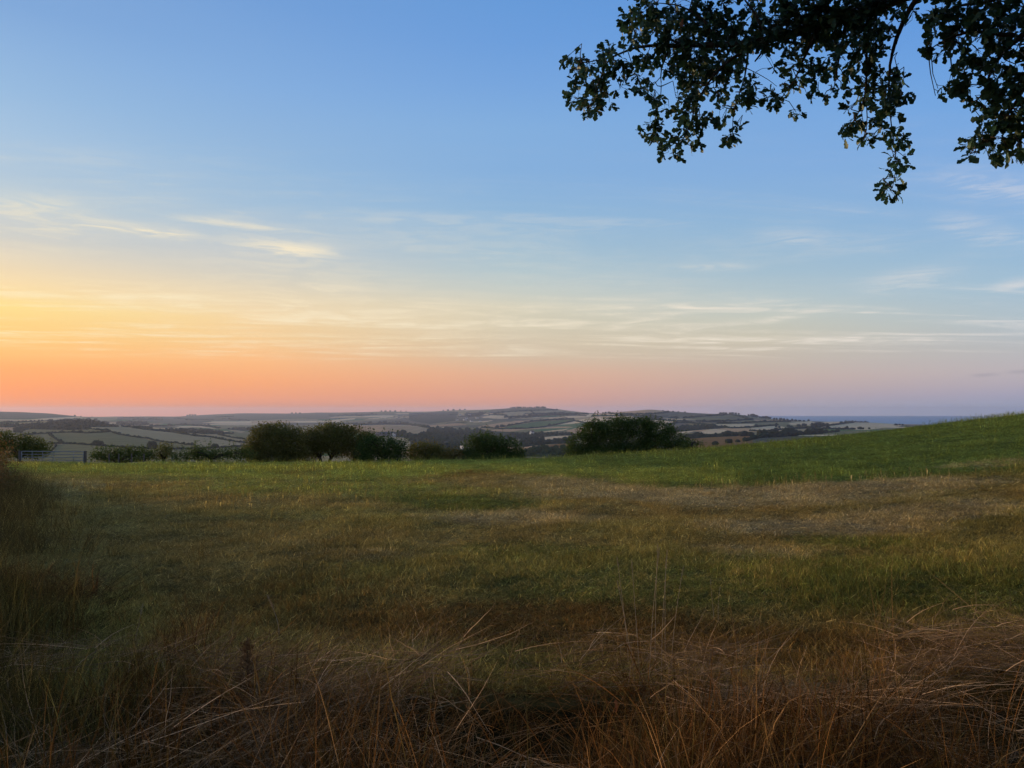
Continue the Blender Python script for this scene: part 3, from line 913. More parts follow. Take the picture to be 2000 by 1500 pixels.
wood([(1310, 839), (1320, 835), (1345, 831), (1390, 832), (1432, 835), (1390, 838), (1365, 840), (1320, 844)], 4.5, 140, 'long dark wood winding across the eastern slope', (.8, .95, 1.0))
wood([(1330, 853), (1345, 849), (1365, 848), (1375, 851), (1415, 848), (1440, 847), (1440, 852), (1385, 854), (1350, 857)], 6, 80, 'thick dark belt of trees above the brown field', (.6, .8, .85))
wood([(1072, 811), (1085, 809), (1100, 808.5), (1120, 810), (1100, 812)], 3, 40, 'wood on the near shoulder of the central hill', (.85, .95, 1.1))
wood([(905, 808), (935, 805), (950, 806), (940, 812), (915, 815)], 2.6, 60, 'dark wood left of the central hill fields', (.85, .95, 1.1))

tb_ = np.ones((len(px), 4), np.float32); tb_[:, :3] = np.clip(fcol, .01, 1)
terrain.data.attributes['tint'].data.foreach_set('color', tb_.ravel())

# summit and skyline trees
for u in np.arange(997, 1066, 4.2):
    far_tree(u + rng.uniform(-1, 1), np.interp(u, [995, 1060, 1066], [796.3, 795.5, 796.5]), rng.uniform(2.4, 4.2), 'small tree in the row crowning the central hill', 'trees crowning the central hill')
for u, v, h in [(366, 812, 3), (371, 811, 4), (376, 811, 3.6), (381, 811.5, 3), (146, 813, 3.6), (158, 814, 2.4), (180, 814.5, 2), (570, 808, 3), (578, 808, 3.4), (586, 808, 3), (745, 804, 3), (753, 804, 3), (762, 804, 3.2), (772, 804, 3), (783, 804, 3), (793, 804, 2.4), (866, 802, 2.6), (875, 801.5, 3), (886, 801, 3), (898, 800.5, 3), (908, 800.5, 3)]:
    far_tree(u, v, h, 'tiny tree standing on the skyline of the western ridges', 'skyline trees of the western ridges')
for u, v, h in [(1178, 808, 4), (1183, 808, 5), (1190, 807.5, 5), (1197, 807, 3), (1295, 803, 2.5), (1305, 804, 3), (1315, 805, 3), (1325, 805.5, 3), (1338, 806, 3), (1408, 808, 4), (1413, 808, 4.5), (1418, 808, 4), (1425, 808, 4.5), (1431, 808, 5), (1437, 808.5, 4.5), (1443, 809.5, 4), (1462, 813, 5), (1470, 814, 7), (1477, 815, 5.5), (1484, 816, 4), (1490, 817, 5), (1496, 817.5, 6), (1503, 818, 5), (1512, 819.5, 4.5), (1517, 820, 5), (1525, 820.5, 5.5), (1531, 821, 5), (1538, 821.5, 5), (1547, 822, 5), (1554, 822.5, 4), (1562, 823, 4), (1570, 823.5, 3.5), (1579, 822.5, 3.5)]:
    far_tree(u, v, h, 'small tree on the skyline of the eastern ridge above the sea', 'skyline trees of the eastern ridge')
# single trees one can point at
far_tree(191, 870.5, 14, 'lone round tree on the hedge right of the gate', None, 1)
far_tree(296, 877, 20, 'big dark round tree standing in the hedge below the pale field', None, 0)
far_tree(420, 875, 10, 'lone flat topped tree in the pale field left of the hedge trees', None, 4)
far_tree(434, 857.5, 5, 'tiny bush on the hedge above the flat topped tree', None, 1, 'distant_bush')
far_tree(212, 843.5, 6, 'bush where two hedges meet right of the brown wood', None, 1, 'distant_bush')
far_tree(971, 836.5, 8, 'dark tree at the left end of the bright green field', None, 2)
far_tree(981, 834.5, 7, 'round tree beside the left end of the bright green field', None, 1)
far_tree(1013, 815, 5, 'tall thin tree below the central hill fields', None, 2)
far_tree(1006, 815, 4, 'short tree left of the tall thin tree below the central hill', None, 0)
far_tree(1245, 808.5, 3.5, 'tiny tree in the middle of the tan field on the eastern ridge', None, 1)
far_tree(1643, 828, 6.5, 'lone tree against the sea on the coastal field', None, 0)
far_tree(1579, 820.5, 3, 'tiny tree at the end of the ridge against the sea', None, 2)
far_tree(1397, 869, 9, 'low olive bush in the brown field', None, 4, 'distant_bush')
far_tree(1423, 866, 12, 'dark round bush at the edge of the brown field', None, 1, 'distant_bush')
far_tree(1441, 864, 7, 'flat bush right of the dark round bush', None, 4, 'distant_bush')
for u, v, h in [(1587, 832, 7), (1594, 832, 9), (1601, 832, 9.5), (1608, 831, 7)]:
    far_tree(u, v, h, 'dark tree in the clump before the coastal stubble', 'tree clump before the coastal stubble')
for u, v, h in [(1560, 833, 6), (1570, 832.5, 6.5), (1540, 834, 6), (1522, 836, 6), (1516, 834, 5)]:
    far_tree(u, v, h, 'small dark tree among the lowland hedges left of the coastal clump', 'trees among the lowland hedges')
for u, v, h in [(1650, 839, 5), (1656, 839, 5), (1664, 838.5, 4.5), (1680, 838.5, 6), (1686, 838.5, 5), (1698, 838, 4), (1750, 831, 4.5), (1757, 830.5, 4), (1763, 830.5, 3.5)]:
    far_tree(u, v, h, 'small tree showing over the green rise before the coastal stubble', 'trees along the green rise')
big_row = [(1424, 850, 13), (1438, 850, 9), (1452, 851, 14), (1466, 851, 10), (1490, 853, 18), (1503, 853, 14), (1514, 853, 16), (1527, 852, 13), (1541, 851, 19), (1552, 850, 15), (1562, 848.5, 11), (1577, 848, 14), (1588, 847.5, 15), (1599, 846.5, 14), (1612, 845, 6), (1624, 844, 5)]
ORD = ['first', 'second', 'third', 'fourth', 'fifth', 'sixth', 'seventh', 'eighth', 'ninth', 'tenth', 'eleventh', 'twelfth', 'thirteenth', 'fourteenth', 'fifteenth', 'sixteenth', 'seventeenth']
for i_, (u, v, h) in enumerate(big_row):
    far_tree(u, v + 1, h, '%s from left of the large dark trees in the row behind the green slope' % ORD[i_], 'tree row behind the green slope')
hedge([(1453, 863), (1470, 858), (1490, 855), (1530, 853)], 7, 'thick dark hedge climbing from the brown field to the tree row', None, (.6, .8, .8), .05)
hedge([(1400, 851), (1440, 851), (1500, 853), (1560, 850), (1610, 846), (1640, 843)], 4, 'dark hedge joining the tree row behind the green slope', None, (.6, .8, .85), .05)

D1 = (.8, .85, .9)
HL = [
 ([(40, 851), (95, 846.5), (130, 845), (150, 845.2), (170, 846.5), (190, 845.4), (208, 844.2), (214, 843)], 1.7, 'gently curved hedge below the brown wood'),
 ([(172, 837.5), (195, 840.5), (214, 842.5), (222, 846), (235, 849.5), (250, 852), (262, 854), (290, 857), (305, 861.5), (320, 864), (345, 865.5), (360, 868.5), (382, 870.5)], 1.9, 'long hedge running down from the brown wood to the right'),
 ([(95, 848), (105, 855), (115, 862), (126, 866.5)], 1.8, 'short hedge dropping between two pastures above the gate'),
 ([(60, 869), (98, 868), (120, 867), (145, 867.5), (190, 870.5), (250, 874.5), (290, 876.5)], 1.9, 'lowest long hedge on the left hill, under the round tree'),
 ([(238, 833.5), (262, 835.5), (280, 839), (310, 842), (340, 845), (360, 848.5), (385, 852.5), (410, 854), (430, 858), (455, 862.5), (485, 866)], 1.9, 'upper long hedge along the top of the big pale field'),
 ([(295, 833), (330, 832.2), (360, 830), (400, 833), (430, 837)], 1.6, 'faint hedge above the long dark wood'),
 ([(425, 849), (440, 852.5), (465, 857), (495, 860.5)], 1.7, 'short hedge slanting down beside the tall hedge trees'),
 ([(330, 877.5), (370, 878), (410, 876), (440, 874), (485, 871.5)], 2.0, 'hedge under the flat topped tree'),
 ([(690, 831), (730, 830), (755, 829), (790, 829.5), (815, 832), (838, 836)], 2.4, 'dark hedge with trees along the top of the tan field'),
 ([(985, 816), (1020, 814.5), (1070, 812), (1105, 809.5), (1150, 810)], 1.8, 'hedge along the foot of the central hill fields'),
 ([(940, 836), (975, 838), (1030, 837.5), (1060, 835), (1100, 827), (1122, 822.5), (1150, 828)], 1.5, 'hedge bounding the bright green field below'),
 ([(978, 835), (1005, 829.5), (1047, 823), (1120, 819)], 1.5, 'hedge bounding the bright green field above'),
 ([(1036, 802.5), (1047, 811.5)], 1.1, 'tiny hedge dividing the two pale fields on the central hill'),
 ([(955, 811), (975, 810), (990, 812)], 1.2, 'hedge at the left corner of the central hill fields'),
 ([(963, 808), (1000, 804.5), (1035, 802.5), (1090, 801)], 1.1, 'thin hedge across the upper central hill'),
 ([(1190, 809), (1240, 809.3), (1275, 809), (1308, 805.5)], 1.6, 'hedge under the tan field on the eastern ridge'),
 ([(1155, 813.5), (1200, 813), (1238, 812)], 1.6, 'hedge behind the top of the broad tree'),
 ([(1296, 831), (1320, 826.5), (1345, 826.5), (1390, 831), (1404, 834)], 1.7, 'curving hedge right of the broad tree'),
 ([(1258, 819), (1310, 822), (1352, 825.5)], 1.7, 'hedge above the curving hedge right of the broad tree'),
 ([(1335, 817), (1370, 814), (1416, 811.5)], 1.7, 'hedge slanting up to the eastern ridge'),
 ([(1360, 823.5), (1390, 825), (1430, 826.5)], 1.6, 'short level hedge on the eastern slope'),
 ([(1372, 824.5), (1405, 823), (1440, 822), (1472, 820)], 1.6, 'hedge rising to the coastal end of the ridge'),
 ([(1400, 827.5), (1440, 827), (1500, 824.5), (1545, 823.5)], 1.6, 'long thin hedge across the lowland fields'),
 ([(1425, 809), (1440, 813), (1470, 819.5)], 1.6, 'hedge running down from the ridge trees'),
 ([(1463, 842), (1500, 843), (1540, 838), (1600, 834.5), (1640, 829), (1668, 826)], 1.8, 'long hedge rising toward the coastal stubble'),
 ([(1650, 824), (1700, 825.5), (1750, 828)], 1.3, 'thin hedge along the edge of the land before the sea'),
 ([(1540, 838), (1580, 837), (1640, 839), (1670, 839)], 2.0, 'dark hedge at the lower edge of the coastal stubble'),
 ([(1395, 833), (1430, 837), (1470, 835), (1520, 831)], 1.7, 'hedge between the two straw coloured lowland fields'),
 ([(110, 870), (104, 878), (96, 886)], 1.6, 'short hedge falling toward the gate'),
]
for P_, h_, l_ in HL:
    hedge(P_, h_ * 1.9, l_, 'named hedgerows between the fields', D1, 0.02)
# the many fainter hedges of the middle distance
for i in range(46):
    z = i % 4
    if z == 0:   u, v, L = rng.uniform(905, 1110), rng.uniform(806, 834), rng.uniform(30, 80)
    elif z == 1: u, v, L = rng.uniform(640, 900), rng.uniform(810, 829), rng.uniform(25, 70)
    elif z == 2: u, v, L = rng.uniform(1110, 1430), rng.uniform(811, 840), rng.uniform(25, 70)
    else:        u, v, L = rng.uniform(0, 480), rng.uniform(815, 822), rng.uniform(25, 60)
    sl = rng.uniform(-0.10, 0.03) if z == 0 else rng.uniform(-0.06, 0.06)
    if z == 3 and u < 200: continue
    hedge([(u, v), (u + L / 2, v + sl * L / 2 + rng.uniform(-1, 1)), (u + L, v + sl * L)], rng.uniform(1.1, 1.9),
          ('faint thin hedge among the small fields under the central hill', 'faint hedge on the blue western ridge', 'faint hedge among the fields of the eastern ridge', 'faint hedge on the far blue slope at left')[z],
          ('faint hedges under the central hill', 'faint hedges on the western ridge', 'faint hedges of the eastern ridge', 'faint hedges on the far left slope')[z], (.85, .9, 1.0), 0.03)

# ------------------------------------------------------------------ far buildings
M_white = simple_mat('limewash', (0.72, 0.70, 0.66), 0.9, nscale=2.0, namp=0.1)
M_slate = simple_mat('slate roof', (0.07, 0.07, 0.08), 1.0, nscale=2.0, namp=0.2)
M_tin = simple_mat('pale tin roof', (0.34, 0.34, 0.33), 0.8, nscale=3.0, namp=0.15)
M_dwin = simple_mat('dark window glass', (0.02, 0.025, 0.03), 0.15)
M_door = simple_mat('plank door', (0.16, 0.12, 0.08), 0.8)
def house(loc, rz, w, d, h, rh, label, wall=M_white, roof=M_slate, name='house', group=None, cat='house', detail=True):
    t = empty(name, loc, rz)
    mb = MB()
    x, y = w / 2, d / 2
    mb.add([(-x, -y, 0), (x, -y, 0), (x, y, 0), (-x, y, 0), (-x, -y, h), (x, -y, h), (x, y, h), (-x, y, h), (-x, 0, h + rh), (x, 0, h + rh)],
           [(7, 4, 8), (5, 6, 9)], [(0, 1, 5, 4), (1, 2, 6, 5), (2, 3, 7, 6), (3, 0, 4, 7)])
    mb.build('wall', wall, t)
    mb = MB(); e = 0.06 * d; th = 0.05 * d
    for s in (-1, 1):
        q = [(-x - e, s * (y + e), h - rh * e / y), (x + e, s * (y + e), h - rh * e / y), (x + e, 0, h + rh), (-x - e, 0, h + rh)]
        q = [(a, b_, c + 0.01) for a, b_, c in q] + [(a, b_, c + th) for a, b_, c in q]
        mb.add(q, None, [(3, 2, 1, 0), (4, 5, 6, 7), (0, 1, 5, 4), (1, 2, 6, 5), (2, 3, 7, 6), (3, 0, 4, 7)])
    r = mb.build('roof', roof, t)
    if detail:
        mb = MB(); mb.box((x * .55, -d * .06, h + rh * .7), (x * .55 + d * .12, d * .06, h + rh * 1.3)); mb.build('chimney', M_slate, r)
        for k in (-.55, 0.55):
            mb = MB(); mb.box((k * x - w * .06, -y - .05, h * .45), (k * x + w * .06, -y + .02, h * .8)); mb.build('window', M_dwin, t)
        mb = MB(); mb.box((-w * .05, -y - .05, 0), (w * .05, -y + .02, h * .6)); mb.build('door', M_door, t)
    return tag(t, label, cat, group)
p = far_hit(752, 851.5)[0]
house(tuple(p), 0.1, 36, 12, 3.5, 4.5, 'long dark roofed barn below the tan field', wall=simple_mat('barn stone', (0.2, 0.18, 0.16), 0.9), name='barn', cat='barn', detail=False)
p = far_hit(769, 852.5)[0]
house(tuple(p), 1.4, 8, 6, 5, 2.5, 'small white cottage at the end of the long barn', name='cottage')
for u, v, w in [(899, 811.5, 12), (917, 811, 11), (908, 821, 14), (932, 817.5, 12), (911, 818, 10), (921, 824, 11), (893, 821, 10), (938, 824, 10)]:
    p = far_hit(u, v)[0]
    house(tuple(p), rng.uniform(-.6, .6), w * 1.1, 8, 5, 2.5, 'tiny pale house of the village left of the central hill', name='house', group='village houses left of the central hill')
p = far_hit(1039, 848)[0]
house(tuple(p), .9, 9, 7, 5, 3, 'white cottage among the trees below the green field', name='cottage')

# ------------------------------------------------------------------ shrubs and trees along the field edge
LEAF_T = np.array([(0, 0, 0), (0.5, 0.45, 0.06), (0, 1.0, 0.0), (-0.5, 0.45, 0.06)])
LEAF_F = np.array([[0, 1, 2], [0, 2, 3]])
def foliage(ells, size, dens, tints, name, mat, parent, spiky=0.0, sigma=0.16, surf=0.55):
    """ells: (cx,cy,cz,rx,ry,rz) ellipsoids in world space; leaf clumps through their volume"""
    allp, alld = [], []
    for (cx, cy, cz, rx, ry, rz) in ells:
        vol = rx * ry * rz
        nc = max(10, int(dens * (rx * ry + ry * rz + rx * rz)))
        n = rng.normal(size=(nc, 3)); n /= np.linalg.norm(n, axis=1)[:, None]
        rad = rng.uniform(0, 1, nc) ** (1.0 / 3) * (1 - surf) + surf * rng.uniform(0.85, 1.06, nc)
        rad = np.where(rng.random(nc) < 0.10, rad * rng.uniform(1.0, 1.18, nc), rad)
        c = n * rad[:, None] * np.array([rx, ry, rz]) + np.array([cx, cy, cz])
        k = rng.integers(12, 26, nc)
        pos = np.repeat(c, k, 0) + rng.normal(size=(k.sum(), 3)) * sigma * np.array([1, 1, .75])
        out = np.repeat(n, k, 0)
        if spiky:
            sp = np.repeat(rng.random(nc) < spiky, k)
            t = rng.uniform(0, 0.55, k.sum())
            ax = out * 0.6 + np.array([0, 0, 0.7])
            pos = np.where(sp[:, None], np.repeat(c, k, 0) + ax * t[:, None] + 0.035 * rng.normal(size=(k.sum(), 3)), pos)
        allp.append(pos); alld.append(out)
    pos = np.vstack(allp); out = np.vstack(alld)
    N = len(pos)
    d = out * 0.5 + rng.normal(size=(N, 3)) * 0.7 + np.array([0, 0, -0.15])
    nn = rng.normal(size=(N, 3)) + np.array([0, 0, 0.8])
    s = size * rng.uniform(0.6, 1.3, N)
    V, F = scatter_shape(LEAF_T * np.array([0.75, 1, 1]), LEAF_F, pos, basis_from(d, nn), s)
    tn = np.array(tints)[rng.integers(len(tints), size=N)] * rng.uniform(0.7, 1.3, (N, 1))
    me = mesh_np(name, V, F, mat, False, np.repeat(tn, 4, 0))
    return link(name, me, parent)

def bush(name, label, cat, spec, y, foot_u, tints, size=0.09, dens=80, spiky=0.0, trunks=((0, 0),), group=None, depth=0.75, mat=None, sigma=0.16, leafname='crown'):
    """spec: photo ellipses (u,v,ru,rv) of the crown lobes at depth y"""
    bx = (foot_u - 1000) / FPX * y
    bz = float(field_z(np.array([bx]), np.array([y]))[0])
    t = empty(name, (bx, y, bz - 0.05))
    ells = []
    for (u, v, ru, rv) in spec:
        yy = y + rng.uniform(-0.35, 0.35)
        p = at(u, v, yy)
        k = yy / FPX
        ells.append((p.x - bx, p.y - y, p.z - bz + .05, ru * k, max(ru, rv) * k * depth, rv * k))
    # trunk and limbs
    for (tx, lean) in trunks:
        mb = MB()
        base = np.array([tx, 0, -0.1])
        fork = base + np.array([lean * 0.5, 0, 0.55])
        mb.tube([base, base + (fork - base) * .5 + rng.normal(size=3) * .02, fork], [0.13, 0.11, 0.10], 8, True, None, .06)
        mb.build('trunk', M_bark, t, True)
        near = sorted(ells, key=lambda e: abs(e[0] - tx - lean))[:max(3, len(ells) // len(trunks))]
        for e in near:
            mb = MB()
            end = np.array(e[:3]) + np.array([0, 0, e[5] * .4])
            mid = (fork + end) / 2 + rng.normal(size=3) * .15
            mb.tube([fork - np.array([0, 0, .08]), (fork + mid) / 2 + rng.normal(size=3) * .06, mid, (mid + end) / 2 + rng.normal(size=3) * .08, end], [0.075, .06, .045, .03, .015], 6)
            mb.build('branch', M_bark, t, True)
    foliage(ells, size, dens, tints, leafname, mat or M_hawleaf, t, spiky, sigma)
    return tag(t, label, cat, group)

OLV = [(1.15, 1.0, .75), (1.0, 1.0, .8), (1.3, 1.1, .7), (.8, .85, .7)]
DKG = [(.45, .75, .55), (.55, .85, .6), (.4, .62, .5), (.65, .9, .5)]
MIDG = [(.75, .95, .6), (.6, .85, .6), (.9, 1.05, .6)]
bush('hedge_tree', 'tall olive hedge tree, leftmost and fullest of the row', 'tree',
     [(520, 858, 34, 26), (505, 872, 26, 24), (545, 862, 34, 28), (570, 868, 24, 24), (528, 885, 44, 20), (568, 888, 26, 20), (495, 884, 18, 18), (545, 842, 24, 15), (515, 842, 22, 14), (574, 848, 18, 13), (585, 866, 16, 22), (590, 888, 16, 14), (535, 895, 50, 12)],
     50, 535, OLV, trunks=((-.5, .1), (.7, .2)))
bush('hedge_tree', 'wide olive hedge tree with forked leaning trunks showing below its crown', 'tree',
     [(612, 860, 26, 20), (640, 848, 34, 18), (655, 862, 36, 20), (690, 856, 30, 22), (628, 869, 34, 13), (600, 873, 17, 17), (708, 868, 16, 16), (675, 870, 28, 12), (642, 836, 22, 9), (703, 884, 18, 16), (604, 888, 16, 14), (672, 842, 24, 13), (602, 858, 20, 22), (716, 862, 16, 18), (618, 880, 20, 12), (690, 878, 20, 16), (708, 894, 16, 10), (665, 882, 16, 10)],
     51, 630, OLV, trunks=((0, -.3), (.35, .5), (2.0, .3)))
bush('hedge_tree', 'dark green hedge tree with upright shoots right of the forked trunks', 'tree',
     [(718, 876, 18, 18), (745, 872, 28, 19), (725, 866, 16, 14), (765, 878, 24, 18), (780, 887, 14, 14), (735, 888, 28, 16), (712, 890, 14, 14), (762, 892, 26, 12)],
     49, 748, DKG, spiky=.25)
bush('hedge_bush', 'low rusty olive bush between the dark hedge tree and the shed', 'bush',
     [(832, 876, 24, 12), (815, 884, 22, 14), (850, 882, 22, 12), (835, 892, 34, 12), (868, 888, 16, 10)], 50, 835, [(1.25, .95, .6), (1.0, .95, .6), (.8, .85, .6)])
bush('hedge_bush', 'small brownish bush in front of the tin roofed shed', 'bush',
     [(885, 886, 18, 8), (898, 890, 12, 8), (878, 893, 14, 8)], 49, 887, [(1.35, .9, .6), (1.0, .85, .6)])
bush('hedge_tree', 'rounded dark hedge tree in the middle of the field edge', 'tree',
     [(945, 862, 26, 16), (965, 866, 30, 16), (925, 872, 20, 16), (990, 872, 24, 16), (950, 882, 42, 16), (1008, 882, 16, 14), (960, 893, 56, 10), (932, 858, 14, 9), (1005, 892, 20, 9)], 49, 962, DKG + MIDG[:1], spiky=.1)
bush('hedge_tree', 'broadest dark tree on the right of the field edge', 'tree',
     [(1160, 846, 32, 18), (1200, 836, 36, 15), (1245, 834, 32, 16), (1285, 842, 30, 18), (1310, 856, 26, 18), (1140, 864, 30, 20), (1185, 860, 40, 24), (1235, 860, 42, 26), (1280, 866, 36, 18), (1335, 868, 20, 10), (1125, 880, 22, 12), (1180, 880, 50, 12), (1240, 878, 44, 10), (1215, 825, 22, 8), (1258, 824, 18, 8), (1160, 830, 16, 8)],
     51, 1215, DKG + DKG + MIDG[1:2], trunks=((-1.6, -.3), (0, 0), (1.6, .3)), dens=95, spiky=.08)
bush('hedge_bush', 'low scrubby bush trailing off the right side of the broadest tree', 'bush',
     [(1350, 870, 12, 6), (1366, 869, 10, 4), (1340, 874, 14, 6)], 49, 1350, MIDG)
bush('hedge_bush', 'long clipped dark hedge right of the gate', 'hedge',
     [(196, 886, 16, 10), (222, 883, 20, 10), (250, 885, 20, 10), (278, 886, 20, 9), (300, 888, 16, 9), (210, 892, 26, 8), (260, 893, 34, 8), (182, 892, 9, 7)], 48, 240, MIDG, depth=.5)
bush('hedge_tree', 'small slender hedge tree at the end of the clipped hedge', 'tree',
     [(322, 875, 13, 9), (328, 883, 10, 8), (318, 889, 9, 9)], 48.5, 322, OLV[1:])
bush('hedge_bush', 'rounded bush left of the tall olive hedge tree', 'bush',
     [(388, 880, 16, 9), (372, 888, 18, 9), (400, 888, 20, 10), (430, 888, 22, 9), (460, 887, 18, 9), (350, 894, 16, 6), (480, 890, 14, 9), (475, 877, 8, 6)], 48, 415, MIDG + DKG[:1], spiky=.12)
bush('hedge_bush', 'olive hedge bush behind the left end of the gate', 'bush',
     [(5, 862, 26, 18), (35, 864, 26, 15), (62, 867, 22, 14), (82, 873, 15, 12), (30, 878, 40, 14), (75, 884, 18, 10), (-30, 862, 30, 20)], 48, 40, [(1.2, 1.15, .6), (1.0, 1.0, .6), (.8, .9, .6)])

# shed half hidden behind the rounded tree
p = at(925, 874, 68)
gz = float(field_z(np.array([p.x]), np.array([68.]))[0])
house((p.x, 68, gz - 0.1), 0.06, 2.1, 2.4, (p.z - gz) - .15, 0.3, 'small pale tin roofed shed half hidden behind the rounded dark tree', wall=simple_mat('shed boards', (0.12, 0.10, 0.08), 0.9, nscale=5.), roof=M_tin, name='shed', cat='shed', detail=False)

# gate
gl, gr_ = at(42, 881.5, 45.0), at(163, 882.0, 44.6)
gdir = Vector((gr_.x - gl.x, gr_.y - gl.y, 0)); GLEN = gdir.length
gate = empty('field_gate', (gl.x, gl.y, (gl.z + gr_.z) / 2 - 1.12), math.atan2(gdir.y, gdir.x))
for z_, r_ in [(1.12, .022), (0.95, .017), (0.78, .017), (0.62, .017), (0.47, .017), (0.33, .017), (0.2, .02)]:
    mb = MB(); mb.tube([(0, 0, z_), (GLEN / 2, 0, z_ - .005), (GLEN, 0, z_)], r_, 8); mb.build('bar', M_steel, gate, True)
for x_ in (0.0, .17, .34, .51, .84, 1.0):
    mb = MB(); mb.tube([(x_ * GLEN, .02, 0.18), (x_ * GLEN, .02, 1.14)], .022 if x_ in (0, 1.0) else .014, 8); mb.build('upright', M_steel, gate, True)
mb = MB(); mb.tube([(0.02, .03, .2), (GLEN * .5, .03, 1.1)], .014, 8); mb.build('brace', M_steel, gate, True)
tag(gate, 'galvanised seven bar steel field gate beyond the grass at left', 'gate')
def post(u, vt, y, r, label, group=None, h=1.45, name='gate_post'):
    p = at(u, vt, y)
    mb = MB()
    mb.tube([(0, 0, 0), (0.005, 0, h * .5), (0, 0.004, h * .97), (0, 0, h)], [r, r, r * .97, r * .7], 10, True, None, .03)
    o = mb.build(name, M_post, None, True); o.location = (p.x, y, p.z - h)
    tag(o, label, 'post', group)
post(166.5, 880.5, 44.6, .08, 'dark timber gate post at the right end of the steel gate')
post(38.5, 880.5, 45.05, .08, 'dark timber gate post at the left end of the steel gate')
for u in (213, 232, 257, 281):
    post(u, 886, 46.2, .04, 'thin fence post in front of the clipped hedge', 'fence posts before the clipped hedge', 1.1, 'fence_post')

# ------------------------------------------------------------------ bramble hedge on the left
hb_t = empty('bramble_hedge', (-12.0, 17.5, float(field_z(np.array([-12.]), np.array([17.5]))[0])))
ells = []
for k in range(26):
    s = k / 25
    y_ = 12.5 + 13.5 * s
    x_ = -0.667 * y_ - 0.60 - 0.25 * math.sin(s * 9) - max(0, (s - .45)) * 1.6 - max(0, .35 - s) * 2.2
    g = float(field_z(np.array([x_]), np.array([y_]))[0]) - hb_t.location.z
    h_ = 0.95 + 0.18 * rng.normal() * .6
    ells.append((x_ + 12, y_ - 17.5, g + h_ * .45, 0.62, 0.6, h_ * .58))
tall = []  # unseen hedge run left of the view, added to shade the foreground
for k in range(46):
    s = k / 45
    y_ = 1.0 + 43 * s
    x_ = -0.70 * y_ - 2.6 - .5 * math.sin(k * 1.3) - 1.5 * max(0, .35 - s)
    g = float(field_z(np.array([x_]), np.array([y_]))[0]) - hb_t.location.z
    h_ = 1.15 + .2 * math.sin(k * .7) + .12 * rng.normal()
    tall.append((x_ + 12, y_ - 17.5, g + h_ * .45, .9, .95, h_ * .5))
foliage(tall, 0.14, 26, [(1.0, .9, .6), (.8, .9, .5)], 'foliage', M_brambleleaf, hb_t, .1, .2)
foliage(ells, 0.045, 85, [(1.2, .9, .6), (1.0, .75, .5), (.8, .9, .5), (1.5, 1.1, .7)], 'foliage', M_brambleleaf, hb_t, .45, .15)
mb = MB()
for k in range(90):
    e = ells[rng.integers(len(ells))]
    a = rng.uniform(0, 6.28); r0 = rng.uniform(.1, .5)
    p0 = np.array([e[0] + r0 * math.cos(a), e[1] + r0 * math.sin(a), e[2] - e[5]])
    p3 = p0 + np.array([rng.normal() * .5, rng.normal() * .4, rng.uniform(.8, 1.5)])
    mb.tube([p0, p0 * .6 + p3 * .4 + np.array([0, 0, .25]), p3], [.007, .005, .003], 4)
mb.build('stem', M_twig, hb_t)
tag(hb_t, 'rough brown bramble hedge at the left edge of the field', 'hedge')

# ------------------------------------------------------------------ the oak
OAK = Vector((9.0, 1.2, 0.0))
oak = empty('oak_tree', OAK)
def W(u, v, d):
    p = at(u, v, d)
    return np.array([p.x - OAK.x, p.y - OAK.y, p.z - OAK.z])
def smooth_path(P, n=6):
    P = np.array(P, float)
    t = np.arange(len(P)); tt = np.linspace(0, len(P) - 1, (len(P) - 1) * n + 1)
    Q = np.stack([np.interp(tt, t, P[:, k]) for k in range(P.shape[1])], 1)
    return sm(Q, n if n % 2 else n + 1, 0) if len(P) > 2 else Q
mb = MB()
mb.tube([(0, 0, -.2), (0, 0, .15), (.02, 0, .6), (.05, .05, 1.6), (.0, .1, 2.8), (-.1, .2, 4.0), (-.1, .3, 5.2), (0, .2, 7), (.1, .1, 9.5)], [.78, .62, .5, .44, .42, .42, .34, .24, .1], 18, True, None, .035)
mb.build('trunk', M_bark, oak, True)
limb_pts = []
def limb(P, rad, name='limb', keep=True, k=8, n=6):
    Q = smooth_path(np.hstack([np.array(P, float), np.array(rad, float)[:, None]]), n)
    Q[1:-1, :3] += rng.normal(size=(len(Q) - 2, 3)) * Q[1:-1, 3:4] * .14
    mb = MB(); mb.tube(Q[:, :3], Q[:, 3], k, True, None, .05)
    o = mb.build(name, M_bark, oak, True)
    if keep: limb_pts.append(Q)
    return o
limb([(-.1, .3, 4.6), (-.9, 2.6, 6.4), (-2.6, 5.2, 7.2), W(1960, -95, 8.3), W(1760, -5, 9.0), W(1620, 45, 9.5), W(1510, 76, 9.8), W(1410, 88, 10.05), W(1310, 90, 10.3), W(1245, 90, 10.4), W(1190, 114, 10.5), W(1130, 124, 10.6)],
     [.24, .19, .14, .10, .08, .066, .054, .04, .028, .018, .010, .005])
limb([W(1900, -75, 8.5), W(1790, -5, 8.7), W(1764, 40, 8.8), W(1748, 85, 8.85), W(1738, 125, 8.9), W(1735, 190, 8.9), W(1742, 255, 8.85), W(1752, 320, 8.8), W(1742, 372, 8.8)], [.05, .034, .028, .022, .015, .009, .006, .005, .004], 'branch')
limb([(-2.6, 5.2, 7.2), W(2250, -120, 7.6), W(2090, 0, 8.0), W(1990, 70, 8.1), W(1940, 125, 8.2), W(1922, 180, 8.2), W(1905, 200, 8.2)], [.10, .08, .055, .03, .018, .010, .005], 'branch')
limb([W(2140, -40, 7.9), W(2070, 90, 8.0), W(2005, 165, 8.1), W(1965, 230, 8.2), W(1930, 280, 8.2), W(1905, 298, 8.2)], [.05, .035, .02, .012, .007, .004], 'branch')
limb([W(1990, 70, 8.1), W(1900, 60, 8.2), W(1850, 75, 8.3), W(1818, 95, 8.3)], [.028, .018, .010, .005], 'branch')
